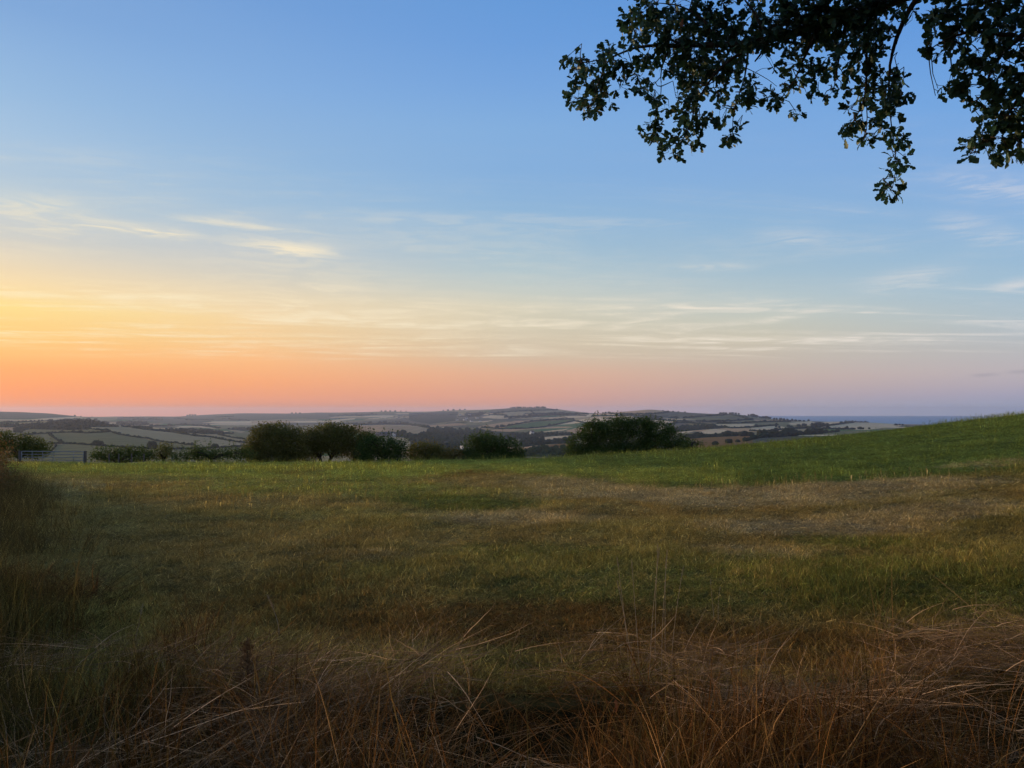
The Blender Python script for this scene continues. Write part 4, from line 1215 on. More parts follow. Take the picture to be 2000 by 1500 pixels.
limb([W(2060, -60, 8.0), W(1950, 0, 8.2), W(1870, 10, 8.3), W(1820, 35, 8.4)], [.04, .025, .012, .005], 'branch')
limb([W(1500, 78, 9.8), W(1430, 112, 9.9), W(1390, 150, 9.9), W(1360, 200, 10), W(1345, 255, 10), W(1318, 296, 10)], [.035, .022, .015, .010, .007, .004], 'branch')
limb([W(1310, 90, 10.3), W(1290, 135, 10.2), W(1292, 185, 10.2), W(1276, 245, 10.2)], [.014, .008, .006, .004], 'branch')
limb([W(1600, 50, 9.5), W(1572, 108, 9.6), W(1552, 158, 9.6), W(1528, 188, 9.6)], [.03, .016, .009, .004], 'branch')
limb([W(1655, 35, 9.4), W(1640, 105, 9.4), W(1628, 178, 9.4)], [.026, .014, .004], 'branch')
limb([W(1705, 15, 9.2), W(1692, 95, 9.2), W(1692, 185, 9.2), W(1670, 235, 9.2), W(1646, 266, 9.2)], [.026, .017, .009, .006, .004], 'branch')
limb([W(1692, 185, 9.2), W(1694, 250, 9.2), W(1686, 280, 9.2)], [.008, .005, .003], 'branch')
limb([W(1462, 85, 9.9), W(1456, 150, 9.8), W(1432, 215, 9.8), W(1430, 280, 9.8)], [.02, .010, .006, .004], 'branch')
limb([W(1400, 90, 10.05), W(1380, 40, 10.1), W(1330, 10, 10.2), W(1275, 5, 10.2)], [.03, .018, .010, .005], 'branch')
limb([W(1330, 88, 10.3), W(1280, 60, 10.35), W(1238, 40, 10.4)], [.018, .010, .004], 'branch')
limb([W(1190, 114, 10.5), W(1170, 160, 10.5), W(1150, 212, 10.5)], [.009, .006, .003], 'branch')
limb([W(1500, 70, 9.8), W(1470, 20, 9.8), W(1440, -20, 9.8)], [.025, .015, .006], 'branch')
limb([W(1502, 80, 9.8), W(1490, 100, 9.75), W(1473, 122, 9.7)], [.02, .016, .009], 'branch', False)
limb([W(1512, 78, 9.8), W(1500, 95, 9.75), W(1480, 118, 9.7)], [.008, .006, .004], 'branch', False)
limb([W(1450, 130, 9.8), W(1475, 141, 9.75), W(1500, 155, 9.7), W(1519, 170, 9.7)], [.006, .005, .004, .003], 'branch', False)
limb([W(1475, 141, 9.75), W(1490, 133, 9.7), W(1508, 133, 9.7)], [.004, .003, .003], 'branch', False)
# limbs of the rest of the crown, above and behind the camera
for P, r in [([(-.1, .3, 4.9), (-2.5, .3, 6.6), (-5.5, .2, 7.8), (-9.5, -.2, 8.2)], [.22, .17, .11, .03]),
             ([(0, .2, 5.6), (-2.2, 2.2, 8.0), (-4.6, 3.4, 9.4), (-7.0, 4.2, 9.8)], [.2, .14, .09, .03]),
             ([(0, .2, 4.5), (-2.5, -2.0, 6.0), (-5.5, -4.0, 7.0), (-8.5, -5, 7.5)], [.2, .14, .09, .03]),
             ([(0, .2, 5.0), (2.5, 1.5, 6.8), (5.5, 2.5, 8.0)], [.2, .13, .03]),
             ([(0, .2, 4.7), (1.5, -3, 6.8), (2.5, -6, 8.0)], [.2, .13, .03]),
             ([(0, .2, 6.5), (.5, 3, 9.0), (1, 5.5, 10.5)], [.16, .1, .03]),
             ([(.1, .1, 9), (.1, .2, 11), (-.3, .2, 13)], [.12, .08, .02])]:
    limb(P, r, 'limb', False)

BL = [(1107,112,9,8),(1120,117,18,14),(1152,125,22,20),(1187,107,25,16),(1200,128,35,20),(1125,152,12,14),(1155,160,25,18),(1173,150,16,14),(1123,192,19,17),(1155,203,25,20),(1168,181,20,18),(1144,227,15,8),(1190,200,9,9),(1213,173,14,9),
(1229,30,12,14),(1245,48,28,28),(1267,16,30,18),(1240,77,25,15),(1280,40,35,28),(1320,27,40,28),(1333,80,45,28),(1373,53,40,33),(1360,107,40,20),(1307,85,35,24),(1400,16,30,16),(1413,45,28,25),(1413,88,40,24),(1448,70,35,24),(1435,101,25,15),(1449,131,13,11),(1467,13,25,14),
(1267,120,30,14),(1245,149,8,13),(1269,157,10,8),(1251,176,9,11),(1277,192,18,11),(1307,131,20,9),(1320,155,20,9),(1347,144,17,20),(1368,128,28,18),(1352,171,15,22),(1320,189,11,8),(1347,195,20,18),(1371,181,16,16),(1395,149,26,20),(1413,128,24,18),(1427,160,23,18),(1405,187,13,13),(1453,181,23,16),(1469,165,14,13),(1459,203,13,10),(1435,205,11,12),
(1272,251,21,19),(1288,219,13,9),(1307,211,11,7),(1283,232,10,9),(1325,221,13,9),(1347,227,20,18),(1339,256,23,16),(1368,240,16,16),(1387,235,10,10),(1315,275,23,13),(1299,296,16,7),(1315,299,12,9),(1368,283,9,6),(1347,280,11,7),(1416,235,8,9),(1413,213,9,13),(1429,267,16,14),(1429,285,5,5),(1445,245,9,10),(1509,189,18,17),(1509,131,5,4),
(1547,21,35,25),(1587,16,35,20),(1627,21,35,22),(1667,16,35,20),(1707,16,24,16),(1600,40,40,20),(1648,40,35,22),(1685,48,28,22),(1701,61,15,12),(1728,5,15,7),(1560,58,30,16),(1620,48,30,16),(1680,28,30,16),(1505,84,22,12),(1470,80,24,14),(1520,45,34,24),(1490,50,26,24),
(1547,85,20,12),(1536,112,13,15),(1552,125,20,17),(1579,139,15,15),(1555,155,17,13),(1531,165,9,7),(1547,176,16,7),(1525,189,7,7),(1589,176,8,6),(1579,192,8,8),(1555,219,13,9),(1608,195,5,5),
(1592,80,22,18),(1627,75,20,18),(1640,93,20,17),(1629,115,17,13),(1613,144,15,13),(1635,133,10,9),(1605,133,9,11),(1653,144,10,14),(1648,171,10,7),(1627,181,9,8),(1661,184,9,7),
(1680,80,24,19),(1675,125,18,15),(1707,93,20,13),(1723,101,11,9),(1691,112,15,10),(1701,131,13,11),(1691,165,15,15),(1717,155,16,17),(1696,189,17,14),(1741,160,9,15),(1728,187,17,18),(1741,203,17,15),(1723,213,13,11),(1765,157,9,11),(1765,181,13,11),(1752,133,9,6),(1733,232,17,7),(1704,240,11,9),
(1659,213,9,11),(1669,237,17,13),(1653,248,11,13),(1643,269,7,7),(1685,235,7,13),(1685,277,11,11),(1704,267,9,8),(1733,251,9,7),(1752,275,17,15),(1768,264,12,7),(1757,317,13,11),(1747,309,9,5),(1768,307,5,4),(1739,333,9,5),(1752,349,9,7),(1728,349,5,9),(1741,373,17,16),
(1741,45,9,14),(1744,27,8,6),(1763,21,9,9),(1781,29,9,7),(1741,75,7,6),
(1821,27,13,17),(1840,16,25,16),(1819,43,11,11),(1853,40,30,24),(1893,21,35,25),(1933,21,30,25),(1821,67,7,7),(1816,91,13,13),(1845,99,19,7),(1872,88,14,13),(1880,61,30,19),(1915,61,30,24),(1947,61,20,20),(1979,16,20,16),(1984,59,20,20),(1915,101,24,19),(1947,93,20,20),(1987,93,13,13),
(1859,133,13,15),(1885,120,15,11),(1899,139,19,17),(1861,155,11,11),(1880,165,19,15),(1893,187,21,13),(1832,173,12,8),(1827,187,7,5),(1952,128,24,19),(1947,160,21,21),(1987,139,15,21),(1987,173,15,21),(1936,192,24,15),(1960,187,21,17),(1928,213,15,15),(1952,213,24,19),(1984,213,17,19),(1920,235,14,13),(1947,240,24,19),(1979,240,21,21),(1901,267,13,13),(1920,275,19,15),(1893,288,16,9),(1947,269,24,17),(1979,269,21,17),(1907,301,9,7),(1933,307,7,7),(1947,293,19,13),(1973,301,19,11),(1995,299,12,9)]
for u in range(2020, 2240, 34):
    for v in range(20, 300, 38):
        BL.append((u + rng.uniform(-14, 14), v + rng.uniform(-12, 12), 24, 20))
for u in range(1250, 2050, 60):
    BL.append((u, -30 + rng.uniform(-14, 8), 36, 20))

# lobed oak leaf: length 1 along +y, in the xy plane, folded along the midrib
half = [(0.025, 0.0), (.15, .20), (.10, .30), (.25, .48), (.17, .58), (.29, .78), (.13, .93)]
def oak_leaf(curl, fold):
    def zz(x, y): return fold * abs(x) - curl * (y - .3) ** 2
    Vs = [(0, y, zz(0, y)) for _, y in half] + [(0, 1.0, zz(0, 1.0))]
    nm = len(half)
    Vs += [(x, y, zz(x, y)) for x, y in half] + [(-x, y, zz(x, y)) for x, y in half]
    Fs = []
    for s, o_ in ((1, nm + 1), (-1, 2 * nm + 1)):
        for i in range(nm - 1):
            q = [i, o_ + i, o_ + i + 1, i + 1]
            if s < 0: q = q[::-1]
            Fs += [[q[0], q[1], q[2]], [q[0], q[2], q[3]]]
        q = [nm - 1, o_ + nm - 1, nm]
        Fs.append(q if s > 0 else q[::-1])
    return np.array(Vs, float), np.array(Fs)
LEAFV = [oak_leaf(c, f) for c, f in ((.18, .25), (.35, .12), (-.12, .35), (.5, .3))]

allp = np.vstack([q[::2] for q in limb_pts])
au, av = proj(allp[:, 0] + OAK.x, allp[:, 1] + OAK.y, allp[:, 2])
leaf_pos, leaf_dir = [], []
twigs = MB()
for (u, v, ru, rv) in BL:
    c2 = (au - u) ** 2 + ((av - v) * 1.0 + 12) ** 2
    j = int(np.argmin(c2 + (allp[:, 3] * 300)))
    A = allp[j, :3]
    dA = A[1] + OAK.y
    dep = dA + rng.uniform(-.35, .35)
    Cc = W(u, v, dep)
    k = dep / FPX
    mid = (A + Cc) / 2 + rng.normal(size=3) * .05 + np.array([0, 0, .04])
    path = np.vstack([A, (A * .6 + mid * .4) + rng.normal(size=3) * .03, mid, Cc])
    if np.linalg.norm(A - Cc) > .04:
        twigs.tube(path, [.0075, .006, .005, .0035], 4)
    ntip = max(1, int(ru * rv / (50 if u > 1800 else 33)))
    for i in range(ntip):
        a = rng.uniform(0, 6.28); rr = math.sqrt(rng.random()) * 0.92
        off = np.array([ru * rr * math.cos(a) * k, rng.normal() * max(ru, rv) * k * .6, rv * rr * math.sin(a) * k])
        tip = Cc + off
        d = off / (np.linalg.norm(off) + 1e-6) * .7 + (Cc - A) / (np.linalg.norm(Cc - A) + 1e-6) * .6 + np.array([0, 0, -.45])
        d /= np.linalg.norm(d)
        if rng.random() < .75:
            s0 = mid * .3 + Cc * .7 if rng.random() < .7 else mid
            twigs.tube([s0, (s0 + tip) / 2 + rng.normal(size=3) * .02, tip], [.0035, .003, .002], 3, False)
        nl = rng.integers(4, 8)
        for _ in range(nl):
            leaf_pos.append(tip + rng.normal(size=3) * .012)
            leaf_dir.append(d * .75 + rng.normal(size=3) * .62)
leaf_pos = np.array(leaf_pos); leaf_dir = np.array(leaf_dir)
NL = len(leaf_pos)
nrm = rng.normal(size=(NL, 3)) * .75 + np.array([0, -.25, .8])
LB = basis_from(leaf_dir, nrm)
LS = rng.uniform(.06, .14, NL)
ltint = np.array([(1, 1, 1), (.8, .95, 1.0), (1.15, 1.05, .8), (.9, 1.0, .9)])[rng.integers(4, size=NL)] * rng.uniform(.7, 1.3, (NL, 1))
ltint = np.where((rng.random(NL) < .02)[:, None], np.array((3.2, 1.6, .9)), ltint)
lvar = rng.integers(4, size=NL)
# the leaves at the rims, which show singly, are parts of their own
tipu, tipv = proj(leaf_pos[:, 0] + OAK.x, leaf_pos[:, 1] + OAK.y, leaf_pos[:, 2] + OAK.z)
inframe = (tipu > 5) & (tipu < 1990) & (tipv > 6)
cntu = np.round(tipu / 14).astype(int); cntv = np.round(tipv / 14).astype(int)
from collections import Counter
cc = Counter(zip(cntu.tolist(), cntv.tolist()))
crowd = np.array([sum(cc.get((a + i, b_ + j), 0) for i in (-1, 0, 1) for j in (-1, 0, 1)) for a, b_ in zip(cntu.tolist(), cntv.tolist())])
order = np.argsort(np.where(inframe, crowd - LS * 40, 1e6))
single = np.zeros(NL, bool); single[order[:299]] = True
shared = [[mesh_np('oak_leaf', LEAFV[k][0], LEAFV[k][1], M_oakleaf, False, np.broadcast_to(np.array(c), (len(LEAFV[k][0]), 3))) for c in ((1, 1, 1), (.8, .95, 1), (1.2, 1.05, .8))] for k in range(4)]
for i in np.where(single)[0]:
    o = link('leaf', shared[lvar[i]][i % 3], oak)
    Mx = Matrix.Identity(4)
    for r_ in range(3):
        for c_ in range(3):
            Mx[r_][c_] = LB[i, r_, c_] * LS[i]
        Mx[r_][3] = leaf_pos[i, r_]
    o.matrix_local = Mx
mbv, mbf, mbt, nn0 = [], [], [], 0
for k in range(4):
    s = (lvar == k) & ~single
    V_, F_ = scatter_shape(LEAFV[k][0], LEAFV[k][1], leaf_pos[s], LB[s], LS[s])
    mbv.append(V_); mbf.append(F_ + nn0); nn0 += len(V_); mbt.append(np.repeat(ltint[s], len(LEAFV[k][0]), 0))
lv = link('leaves', mesh_np('leaves', np.vstack(mbv), np.vstack(mbf), M_oakleaf, False, np.vstack(mbt)), oak)
lv['kind'] = 'stuff'
tw = twigs.build('twigs', M_twig, oak); tw['kind'] = 'stuff'
# one dead leaf caught in the crown
dl = link('dead_leaf', mesh_np('dead_leaf', LEAFV[3][0], LEAFV[3][1], leafy_mat('dead leaf', (0.42, 0.17, 0.10), trans=.2), False, np.ones((len(LEAFV[3][0]), 3))), oak)
dl.location = Vector(W(1334, 36, 9.7)); dl.rotation_euler = (R(-80), R(10), R(12)); dl.scale = (.10, .12, .10)
dl['label'] = 'reddish dead leaf hanging in the oak'

# the crown out of frame: overhead and behind
NC = 5200
q = rng.normal(size=(NC * 3, 3)); q /= np.linalg.norm(q, axis=1)[:, None]
q = q * (rng.uniform(.35, 1, NC * 3) ** .5)[:, None] * np.array([11.5, 9.5, 4.6]) + np.array([-3.6, -.9, 9.4])
wq = q + np.array(OAK)
uu, vv = proj(wq[:, 0], wq[:, 1], wq[:, 2])
ok = (q[:, 2] > 4.6) & ~((wq[:, 1] > .3) & (vv > -95) & (uu > -250) & (uu < 2250)) & ~((wq[:, 1] > 5.5) & (uu < 1150))
q = q[ok][:NC]
k = rng.integers(5, 9, len(q))
pos = np.repeat(q, k, 0) + rng.normal(size=(k.sum(), 3)) * .22
d = rng.normal(size=(len(pos), 3)) + np.array([0, 0, -.3]); nn = rng.normal(size=(len(pos), 3)) * .6 + np.array([0, 0, 1.])
V_, F_ = scatter_shape(LEAF_T * np.array([.9, 1, 1]), LEAF_F, pos, basis_from(d, nn), rng.uniform(.16, .27, len(pos)))
cr = link('crown', mesh_np('crown', V_, F_, M_oakleaf, False, np.ones((len(V_), 3))), oak)
cr['kind'] = 'stuff'
tag(oak, 'oak whose leafy lower boughs hang into the top right', 'tree')

# ------------------------------------------------------------------ grass
def tuft(nb, h, rad, width, lean, droop, segs=4, seed=0, bright=(0.6, 1.4), pale=0.0, head=0.0, flat=0.0):
    r = np.random.default_rng(seed)
    V, F, Tn = [], [], []
    n = 0
    for i in range(nb):
        a0 = r.uniform(0, 6.283); rr = rad * math.sqrt(r.random())
        p = np.array([rr * math.cos(a0), rr * math.sin(a0), 0.0])
        az_ = r.uniform(0, 6.283)
        L = r.uniform(*h)
        th = abs(r.normal(lean, lean * .5)) if not flat else r.uniform(flat, 1.5)
        dr = r.uniform(.3, 1.0) * droop
        w = width * r.uniform(.6, 1.3)
        tw_ = az_ + math.pi / 2 + r.normal() * .5
        side = np.array([math.cos(tw_), math.sin(tw_), 0])
        if flat: side = side * .8 + np.array([0, 0, .5])
        br = r.uniform(*bright) * np.array([1, 1, 1])
        if r.random() < pale: br = br * np.array([3.0, 3.0, 3.2])
        for s in range(segs + 1):
            f = s / segs
            ww = w * (1 - f ** 1.6) + .0002
            if head and s >= segs - 1 and i % 2 == 0: ww = width * head
            V += [p - side * ww / 2, p + side * ww / 2]; Tn += [br, br]
            ang = th + dr * f ** 1.3
            az_ += r.normal() * .10
            p = p + L / segs * np.array([math.sin(ang) * math.cos(az_), math.sin(ang) * math.sin(az_), math.cos(ang)])
            if p[2] < .008: p[2] = .008 + r.uniform(0, .03)
        for s in range(segs):
            q = n + 2 * s
            F.append((q, q + 1, q + 3, q + 2))
        n += 2 * (segs + 1)
    return np.array(V), np.array(F), np.array(Tn)

def gn_scatter(name, tpls, pts, rot, scl, idx, tint):
    col = bpy.data.collections.new(name + ' sources')
    for i, me in enumerate(tpls):
        col.objects.link(bpy.data.objects.new('%s_source_%02d' % (name, i), mesh_np('grass_tuft', me[0], me[1], M_grass, False, me[2])))
    me = bpy.data.meshes.new(name)
    me.vertices.add(len(pts)); me.vertices.foreach_set('co', np.asarray(pts, np.float32).ravel())
    a = me.attributes.new('rot', 'FLOAT_VECTOR', 'POINT'); a.data.foreach_set('vector', np.asarray(rot, np.float32).ravel())
    a = me.attributes.new('scl', 'FLOAT_VECTOR', 'POINT'); a.data.foreach_set('vector', np.asarray(scl, np.float32).ravel())
    a = me.attributes.new('idx', 'INT', 'POINT'); a.data.foreach_set('value', np.asarray(idx, np.int32))
    tt = np.ones((len(pts), 4), np.float32); tt[:, :3] = tint
    a = me.attributes.new('tint', 'FLOAT_COLOR', 'POINT'); a.data.foreach_set('color', tt.ravel())
    o = link(name, me)
    ng = bpy.data.node_groups.new(name + ' scatter', 'GeometryNodeTree')
    ng.interface.new_socket('Geometry', in_out='INPUT', socket_type='NodeSocketGeometry')
    ng.interface.new_socket('Geometry', in_out='OUTPUT', socket_type='NodeSocketGeometry')
    gi = ng.nodes.new('NodeGroupInput'); go = ng.nodes.new('NodeGroupOutput')
    ci = ng.nodes.new('GeometryNodeCollectionInfo'); ci.inputs['Collection'].default_value = col
    ci.inputs['Separate Children'].default_value = True; ci.inputs['Reset Children'].default_value = True
    ip = ng.nodes.new('GeometryNodeInstanceOnPoints'); ip.inputs['Pick Instance'].default_value = True
    def na(nm, ty):
        n = ng.nodes.new('GeometryNodeInputNamedAttribute'); n.data_type = ty; n.inputs[0].default_value = nm
        return n.outputs['Attribute']
    er = ng.nodes.new('FunctionNodeEulerToRotation')
    ng.links.new(na('rot', 'FLOAT_VECTOR'), er.inputs[0])
    ng.links.new(gi.outputs[0], ip.inputs['Points']); ng.links.new(ci.outputs[0], ip.inputs['Instance'])
    ng.links.new(na('idx', 'INT'), ip.inputs['Instance Index']); ng.links.new(er.outputs[0], ip.inputs['Rotation'])
    ng.links.new(na('scl', 'FLOAT_VECTOR'), ip.inputs['Scale'])
    ng.links.new(ip.outputs[0], go.inputs[0])
    md = o.modifiers.new('scatter', 'NODES'); md.node_group = ng
    return o

M_long = leafy_mat('long grass', (1.15, 1.05, .9), trans=0.35, rough=0.65, spec=0.06)
def np_scatter(name, tpls, pts, rot, scl, idx, tint):
    """the same, as one real mesh"""
    Vs, Fs, Ts, n = [], [], [], 0
    for k, (tv, tf, tt) in enumerate(tpls):
        s = np.where(idx == k)[0]
        if not len(s): continue
        a, b_, c = rot[s].T
        ca, sa, cb, sb, cc_, sc_ = np.cos(a), np.sin(a), np.cos(b_), np.sin(b_), np.cos(c), np.sin(c)
        Rm = np.stack([np.stack([cb * cc_, sa * sb * cc_ - ca * sc_, ca * sb * cc_ + sa * sc_], -1),
                       np.stack([cb * sc_, sa * sb * sc_ + ca * cc_, ca * sb * sc_ - sa * cc_], -1),
                       np.stack([-sb, sa * cb, ca * cb], -1)], 1) * scl[s][:, None, :]
        V = pts[s][:, None] + np.einsum('nij,kj->nki', Rm, tv)
        F = tf[None] + (np.arange(len(s)) * len(tv))[:, None, None] + n
        Vs.append(V.reshape(-1, 3)); Fs.append(F.reshape(-1, tf.shape[1])); n += len(s) * len(tv)
        Ts.append((tt[None] * tint[s][:, None]).reshape(-1, 3))
    return link(name, mesh_np(name, np.vstack(Vs), np.vstack(Fs), M_long, False, np.vstack(Ts)))

def sample_y(n, y0, y1, p):
    """y with density ~ y**p"""
    r = rng.random(n)
    if abs(p + 1) < 1e-6: return y0 * (y1 / y0) ** r
    return (y0 ** (p + 1) + r * (y1 ** (p + 1) - y0 ** (p + 1))) ** (1 / (p + 1))

def rots(n, tilt=.12):
    return np.stack([rng.normal(size=n) * tilt, rng.normal(size=n) * tilt, rng.uniform(0, 6.283, n)], -1)

# short meadow turf
N = 120000
y_ = sample_y(N, 4.6, 49, -.28)
x_ = y_ * rng.uniform(-.76, .76, N)
short = [tuft(30, (.04, .11), .09, .0042, .5, .9, 3, s, pale=.06) for s in range(4)] + [tuft(26, (.05, .14), .11, .0036, .8, .8, 3, 10 + s, pale=.08) for s in range(3)]
sc = (np.maximum(y_, 7) / 7) ** .52 * rng.uniform(.75, 1.3, N)
clump = np.clip(fbm(x_ * 1.1, y_ * .8, 88, 4) * 1.6, -.6, 1.2)
sc3 = np.stack([sc, sc, sc ** .25 * rng.uniform(.5, 1.0, N) * (.62 + .42 * clump)], -1)
P_ = np.stack([x_, y_, field_z(x_, y_) - .004], -1)
g = gn_scatter('meadow_grass', short, P_, rots(N), sc3, rng.integers(7, size=N), turf_col(x_, y_, True) * rng.uniform(.6, 1.45, (N, 1)))
tag(g, 'short patchy green and straw coloured turf of the field', 'grass', None, 'stuff')

# seeding stalks over the far part of the field and along its crest
N = 14000
y_ = np.concatenate([rng.uniform(34, 47, 9000), sample_y(5000, 14, 36, .9)])
x_ = y_ * rng.uniform(-.76, .76, N)
keep = rng.random(N) < np.clip(.45 + 1.1 * fbm(x_ * .15, y_ * .15, 91, 3), .05, 1)
x_, y_ = x_[keep], y_[keep]; N = len(x_)
stalk = [tuft(5, (.14, .30), .18, .006, .14, .35, 4, 30 + s, (.8, 1.5), .25, head=1.8) for s in range(5)]
sc = rng.uniform(.7, 1.25, N) * np.where(y_ < 30, .8, 1.0)
g = gn_scatter('seeding_grass', stalk, np.stack([x_, y_, field_z(x_, y_)], -1), rots(N, .08), np.stack([sc * 1.2, sc * 1.2, sc], -1), rng.integers(5, size=N), turf_col(x_, y_) * .62 + np.array((.012, .010, .003)))
tag(g, 'thin seeding grass stalks standing above the turf', 'grass', None, 'stuff')

# long dead grass of the verge in front
DEAD = np.array([(.22, .098, .026), (.18, .085, .024), (.28, .165, .065), (.12, .062, .020), (.16, .110, .032)])
up = [tuft(26, (.28, .62), .13, .0042, .22, .9, 5, 50 + s, (.4, 1.4), .10) for s in range(4)]
arch = [tuft(24, (.35, .75), .16, .0040, .55, 1.7, 6, 60 + s, (.4, 1.5), .14) for s in range(4)]
mat_ = [tuft(30, (.25, .6), .26, .0036, 1.2, .5, 5, 70 + s, (.4, 1.5), .14, flat=1.05) for s in range(5)]
stem_ = [tuft(7, (.35, .7), .14, .0028, .3, .9, 8, 80 + s, (.7, 1.3), .3) for s in range(4)]
broad = [tuft(14, (.18, .45), .10, .0065, .6, 1.6, 5, 85 + s, (.5, 1.4), .15) for s in range(3)]
tpl = up + arch + mat_ + stem_ + broad
def edge_y(x):
    """far edge of the rough verge"""
    return 5.15 + .5 * vnoise(x * .45, x * 0 + 3, 12) + np.clip(-(x + 1.6), 0, 9) * .95 + np.clip(x - 3.0, 0, 9) * -.10
N = 11500
y_ = sample_y(N, 1.9, 14.5, .15)
x_ = y_ * rng.uniform(-.80, .80, N) + rng.normal(size=N) * .3
e = edge_y(x_)
gap = fbm(x_ * 1.4, y_ * 1.9, 23, 3)
keep = (y_ < e) & (rng.random(N) < np.clip((e - y_) * 1.1 + .12, 0, 1)) & (rng.random(N) < np.clip(.56 + 3.0 * gap, .03, 1))
x_, y_, e = x_[keep], y_[keep], e[keep]; N = len(x_)
near = y_ < 4.6 + .5 * vnoise(x_ * .7, y_ * .7, 14)
leftish = x_ < -.42 * y_
rr = rng.random(N)
kind = np.where(near, np.where(rr < .60, 2, np.where(rr < .84, 1, 0)), np.where(rr < .36, 0, np.where(rr < .66, 1, 2)))
kind = np.where(leftish & (rr < .6), 0, kind)
ix = np.where(kind == 0, rng.integers(4, size=N), np.where(kind == 1, 4 + rng.integers(4, size=N), 8 + rng.integers(5, size=N)))
rq2 = rng.random(N)
ix = np.where(rq2 < .07, 13 + rng.integers(4, size=N), np.where(rq2 < .19, 17 + rng.integers(3, size=N), ix))
fall = np.clip((e - y_) / 1.2, .35, 1)
sc = rng.uniform(.7, 1.2, N) * np.where(kind == 2, 1.0, fall) * np.clip(.95 + .5 * fbm(x_ * .8, y_ * .8, 15, 3), .5, 1.3)
tn = DEAD[rng.integers(len(DEAD), size=N)] * rng.uniform(.25, .95, (N, 1))
gmix = np.clip(.35 + 1.2 * fbm(x_ * .5, y_ * .5, 16, 3), 0, .8) * np.where(x_ > 2.4, .7, np.where(x_ < -1.9, 1.1, .2))
tn = tn * (1 - gmix[:, None]) + gmix[:, None] * np.array((.090, .088, .026))
N2 = 520
yb = rng.uniform(9, 27, N2); xb = -0.667 * yb - .3 + np.abs(rng.normal(size=N2)) * .9 * np.where(yb > 14, 1, .8) - np.clip(yb - 18, 0, 9) * .1
x_ = np.concatenate([x_, xb]); y_ = np.concatenate([y_, yb]); N = len(x_)
ix = np.concatenate([ix, rng.integers(8, size=N2)]); kind = np.concatenate([kind, np.zeros(N2, int)])
sc = np.concatenate([sc, rng.uniform(.5, 1.25, N2)]); tn = np.vstack([tn, np.array((.16, .115, .035)) * rng.uniform(.5, 1.3, (N2, 1))])
g = np_scatter('long_dead_grass', tpl, np.stack([x_, y_, field_z(x_, y_) - .01], -1), rots(N, .15), np.stack([sc, sc, sc * np.where(kind == 2, rng.uniform(.8, 1.8, N), 1)], -1), ix, tn)
tag(g, 'long tangled brown dead grass of the verge in the foreground', 'grass', None, 'stuff')

# wind-flattened pale thatch lying over it
N = 520
y_ = rng.uniform(2.7, 5.0, N); x_ = y_ * rng.uniform(-.72, .72, N)
lay = [tuft(30, (.3, .7), .26, .0034, 1.2, .3, 5, 90 + s, (.8, 1.6), .2, flat=1.2) for s in range(3)]
fl = fbm(x_ * 1.9, y_ * 1.9, 19, 3)
keep = fl > .08
x_, y_ = x_[keep], y_[keep]; N = len(x_)
g = np_scatter('flattened_straw', lay, np.stack([x_, y_, field_z(x_, y_) + rng.uniform(.04, .22, N)], -1), rots(N, .18), np.ones((N, 3)) * rng.uniform(.7, 1.1, (N, 1)), rng.integers(3, size=N), np.array((.29, .21, .125)) * rng.uniform(.3, 1.05, (N, 1)))
tag(g, 'pale bent straw lying over the tangled verge', 'grass', None, 'stuff')

# single stalks that stand out
M_stalk = leafy_mat('dry stalk', (0.40, 0.31, 0.2), trans=.2)
def stalk_thing(u, v0, v1, label, lean=0.0, head=.07, r=.0022, headr=.006, droop=.0, seed=0):
    p = near_hit(u, v0)
    k = p.y / FPX
    H = (v0 - v1) * k * 1.03
    t = empty('grass_stalk', p)
    pts = []
    for s in np.linspace(0, 1, 9):
        pts.append((lean * k * s ** 1.4, .02 * math.sin(s * 3), H * s - droop * s ** 4 * H))
    mb = MB(); mb.tube(pts, np.linspace(r, r * .6, 9), 5, True); mb.build('stem', M_stalk, t, True, True)
    mb = MB()
    d = np.array(pts[-1]) - np.array(pts[-2]); d /= np.linalg.norm(d)
    r_ = np.random.default_rng(seed)
    n = int(head / .0035)
    for i in range(n):
        f = i / n
        c = np.array(pts[-1]) + d * (f - .15) * head
        a = i * 2.4
        side = np.array([math.cos(a), math.sin(a), .9]); side /= np.linalg.norm(side)
        ln = headr * (2.0 - f) * r_.uniform(.8, 1.2)
        mb.tube([c, c + side * ln * .5, c + side * ln], [.0006, .0017, .0004], 4)
    mb.build('seed_head', M_stalk, t, False, True)
    return tag(t, label, 'grass stalk')
stalk_thing(545, 1245, 1190, 'pale upright grass stalk with thick seed head, left of centre', -14, .12, .0032, .011, 0, 1)
stalk_thing(262, 1260, 1195, 'drooping grass stalk with seed head near the left edge', 12, .09, .0028, .009, .08, 2)
stalk_thing(1395, 1215, 1140, 'pair of pale stalks: the taller one right of centre', -6, .04, .0016, .004, .05, 3)
stalk_thing(1403, 1212, 1152, 'shorter pale stalk beside the taller pale one', 4, .03, .0016, .003, .05, 4)
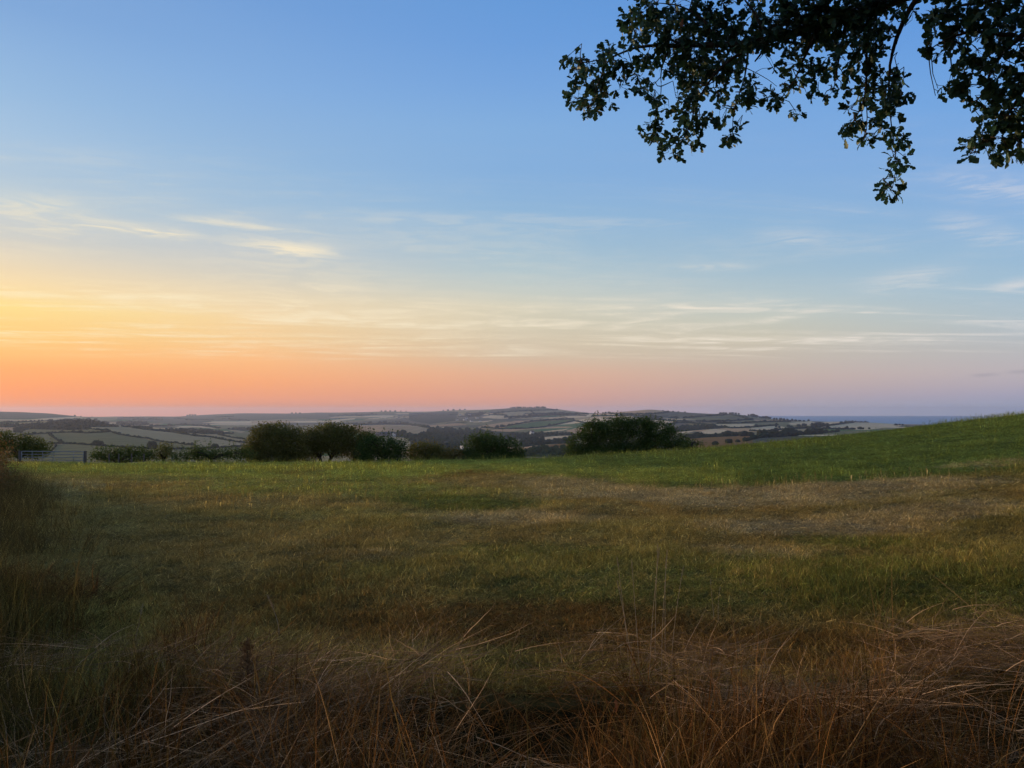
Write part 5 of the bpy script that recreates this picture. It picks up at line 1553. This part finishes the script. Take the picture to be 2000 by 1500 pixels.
for i, (u, v0, v1, ln) in enumerate([(1228, 1300, 1112, -20), (1250, 1340, 1120, -14), (1268, 1360, 1100, 20), (1280, 1330, 1092, 6), (1292, 1350, 1105, 12), (1310, 1340, 1135, 24), (1240, 1350, 1160, -30), (1300, 1300, 1120, 2)]):
    o = stalk_thing(u, v0, v1, '%s tall wispy grass stalk from the left in the cluster right of centre' % ORD[[0, 2, 3, 4, 5, 7, 1, 6][i]], ln, .06, .0019, .005, 0, 10 + i)
    o['group'] = 'tall wispy stalks right of centre'

# dead dock with seed clusters
p = near_hit(482, 1392)
k = p.y / FPX
dock = empty('dock_plant', p)
mb = MB(); H = 128 * k
mb.tube([(0, 0, 0), (.01, 0, H * .3), (-.005, .01, H * .65), (0, 0, H)], [.006, .005, .004, .002], 6); mb.build('stem', M_twig, dock, True)
seedm = leafy_mat('dock seed', (0.17, 0.10, 0.045), trans=.1)
pos = []
for s in range(16):
    z = H * (.25 + .75 * s / 15); a = s * 2.4; L = .07 * (1.15 - s / 16)
    e_ = np.array([math.cos(a) * L, math.sin(a) * L, z + L * .8])
    mb = MB(); mb.tube([(0, 0, z), tuple(e_ * .5 + np.array([0, 0, z]) * .5), tuple(e_)], [.002, .0016, .001], 4); mb.build('side_stem', M_twig, dock)
    for f in np.linspace(.2, 1, 7):
        for q_ in range(7):
            pos.append(np.array([0, 0, z]) * (1 - f) + e_ * f + rng.normal(size=3) * .009)
pos = np.array(pos)
V_, F_ = scatter_shape(LEAF_T, LEAF_F, pos, basis_from(rng.normal(size=pos.shape), rng.normal(size=pos.shape)), rng.uniform(.008, .016, len(pos)))
so = link('seeds', mesh_np('seeds', V_, F_, seedm, False, np.repeat(rng.uniform(.6, 1.5, (len(pos), 1)) * np.ones(3), 4, 0)), dock); so['kind'] = 'stuff'
tag(dock, 'dead brown dock stem with clustered seeds in the left foreground', 'plant')

# fallen leaf
p = near_hit(1204, 1458)
fl = link('fallen_leaf', mesh_np('fallen_leaf', LEAFV[1][0], LEAFV[1][1], leafy_mat('fallen leaf', (0.22, 0.085, 0.04), trans=.2), False, np.ones((len(LEAFV[1][0]), 3))))
fl.location = (p.x, p.y, p.z + .16); fl.rotation_euler = (R(70), R(20), R(30)); fl.scale = (.05, .06, .05)
tag(fl, 'small russet fallen leaf caught in the foreground grass', 'leaf')
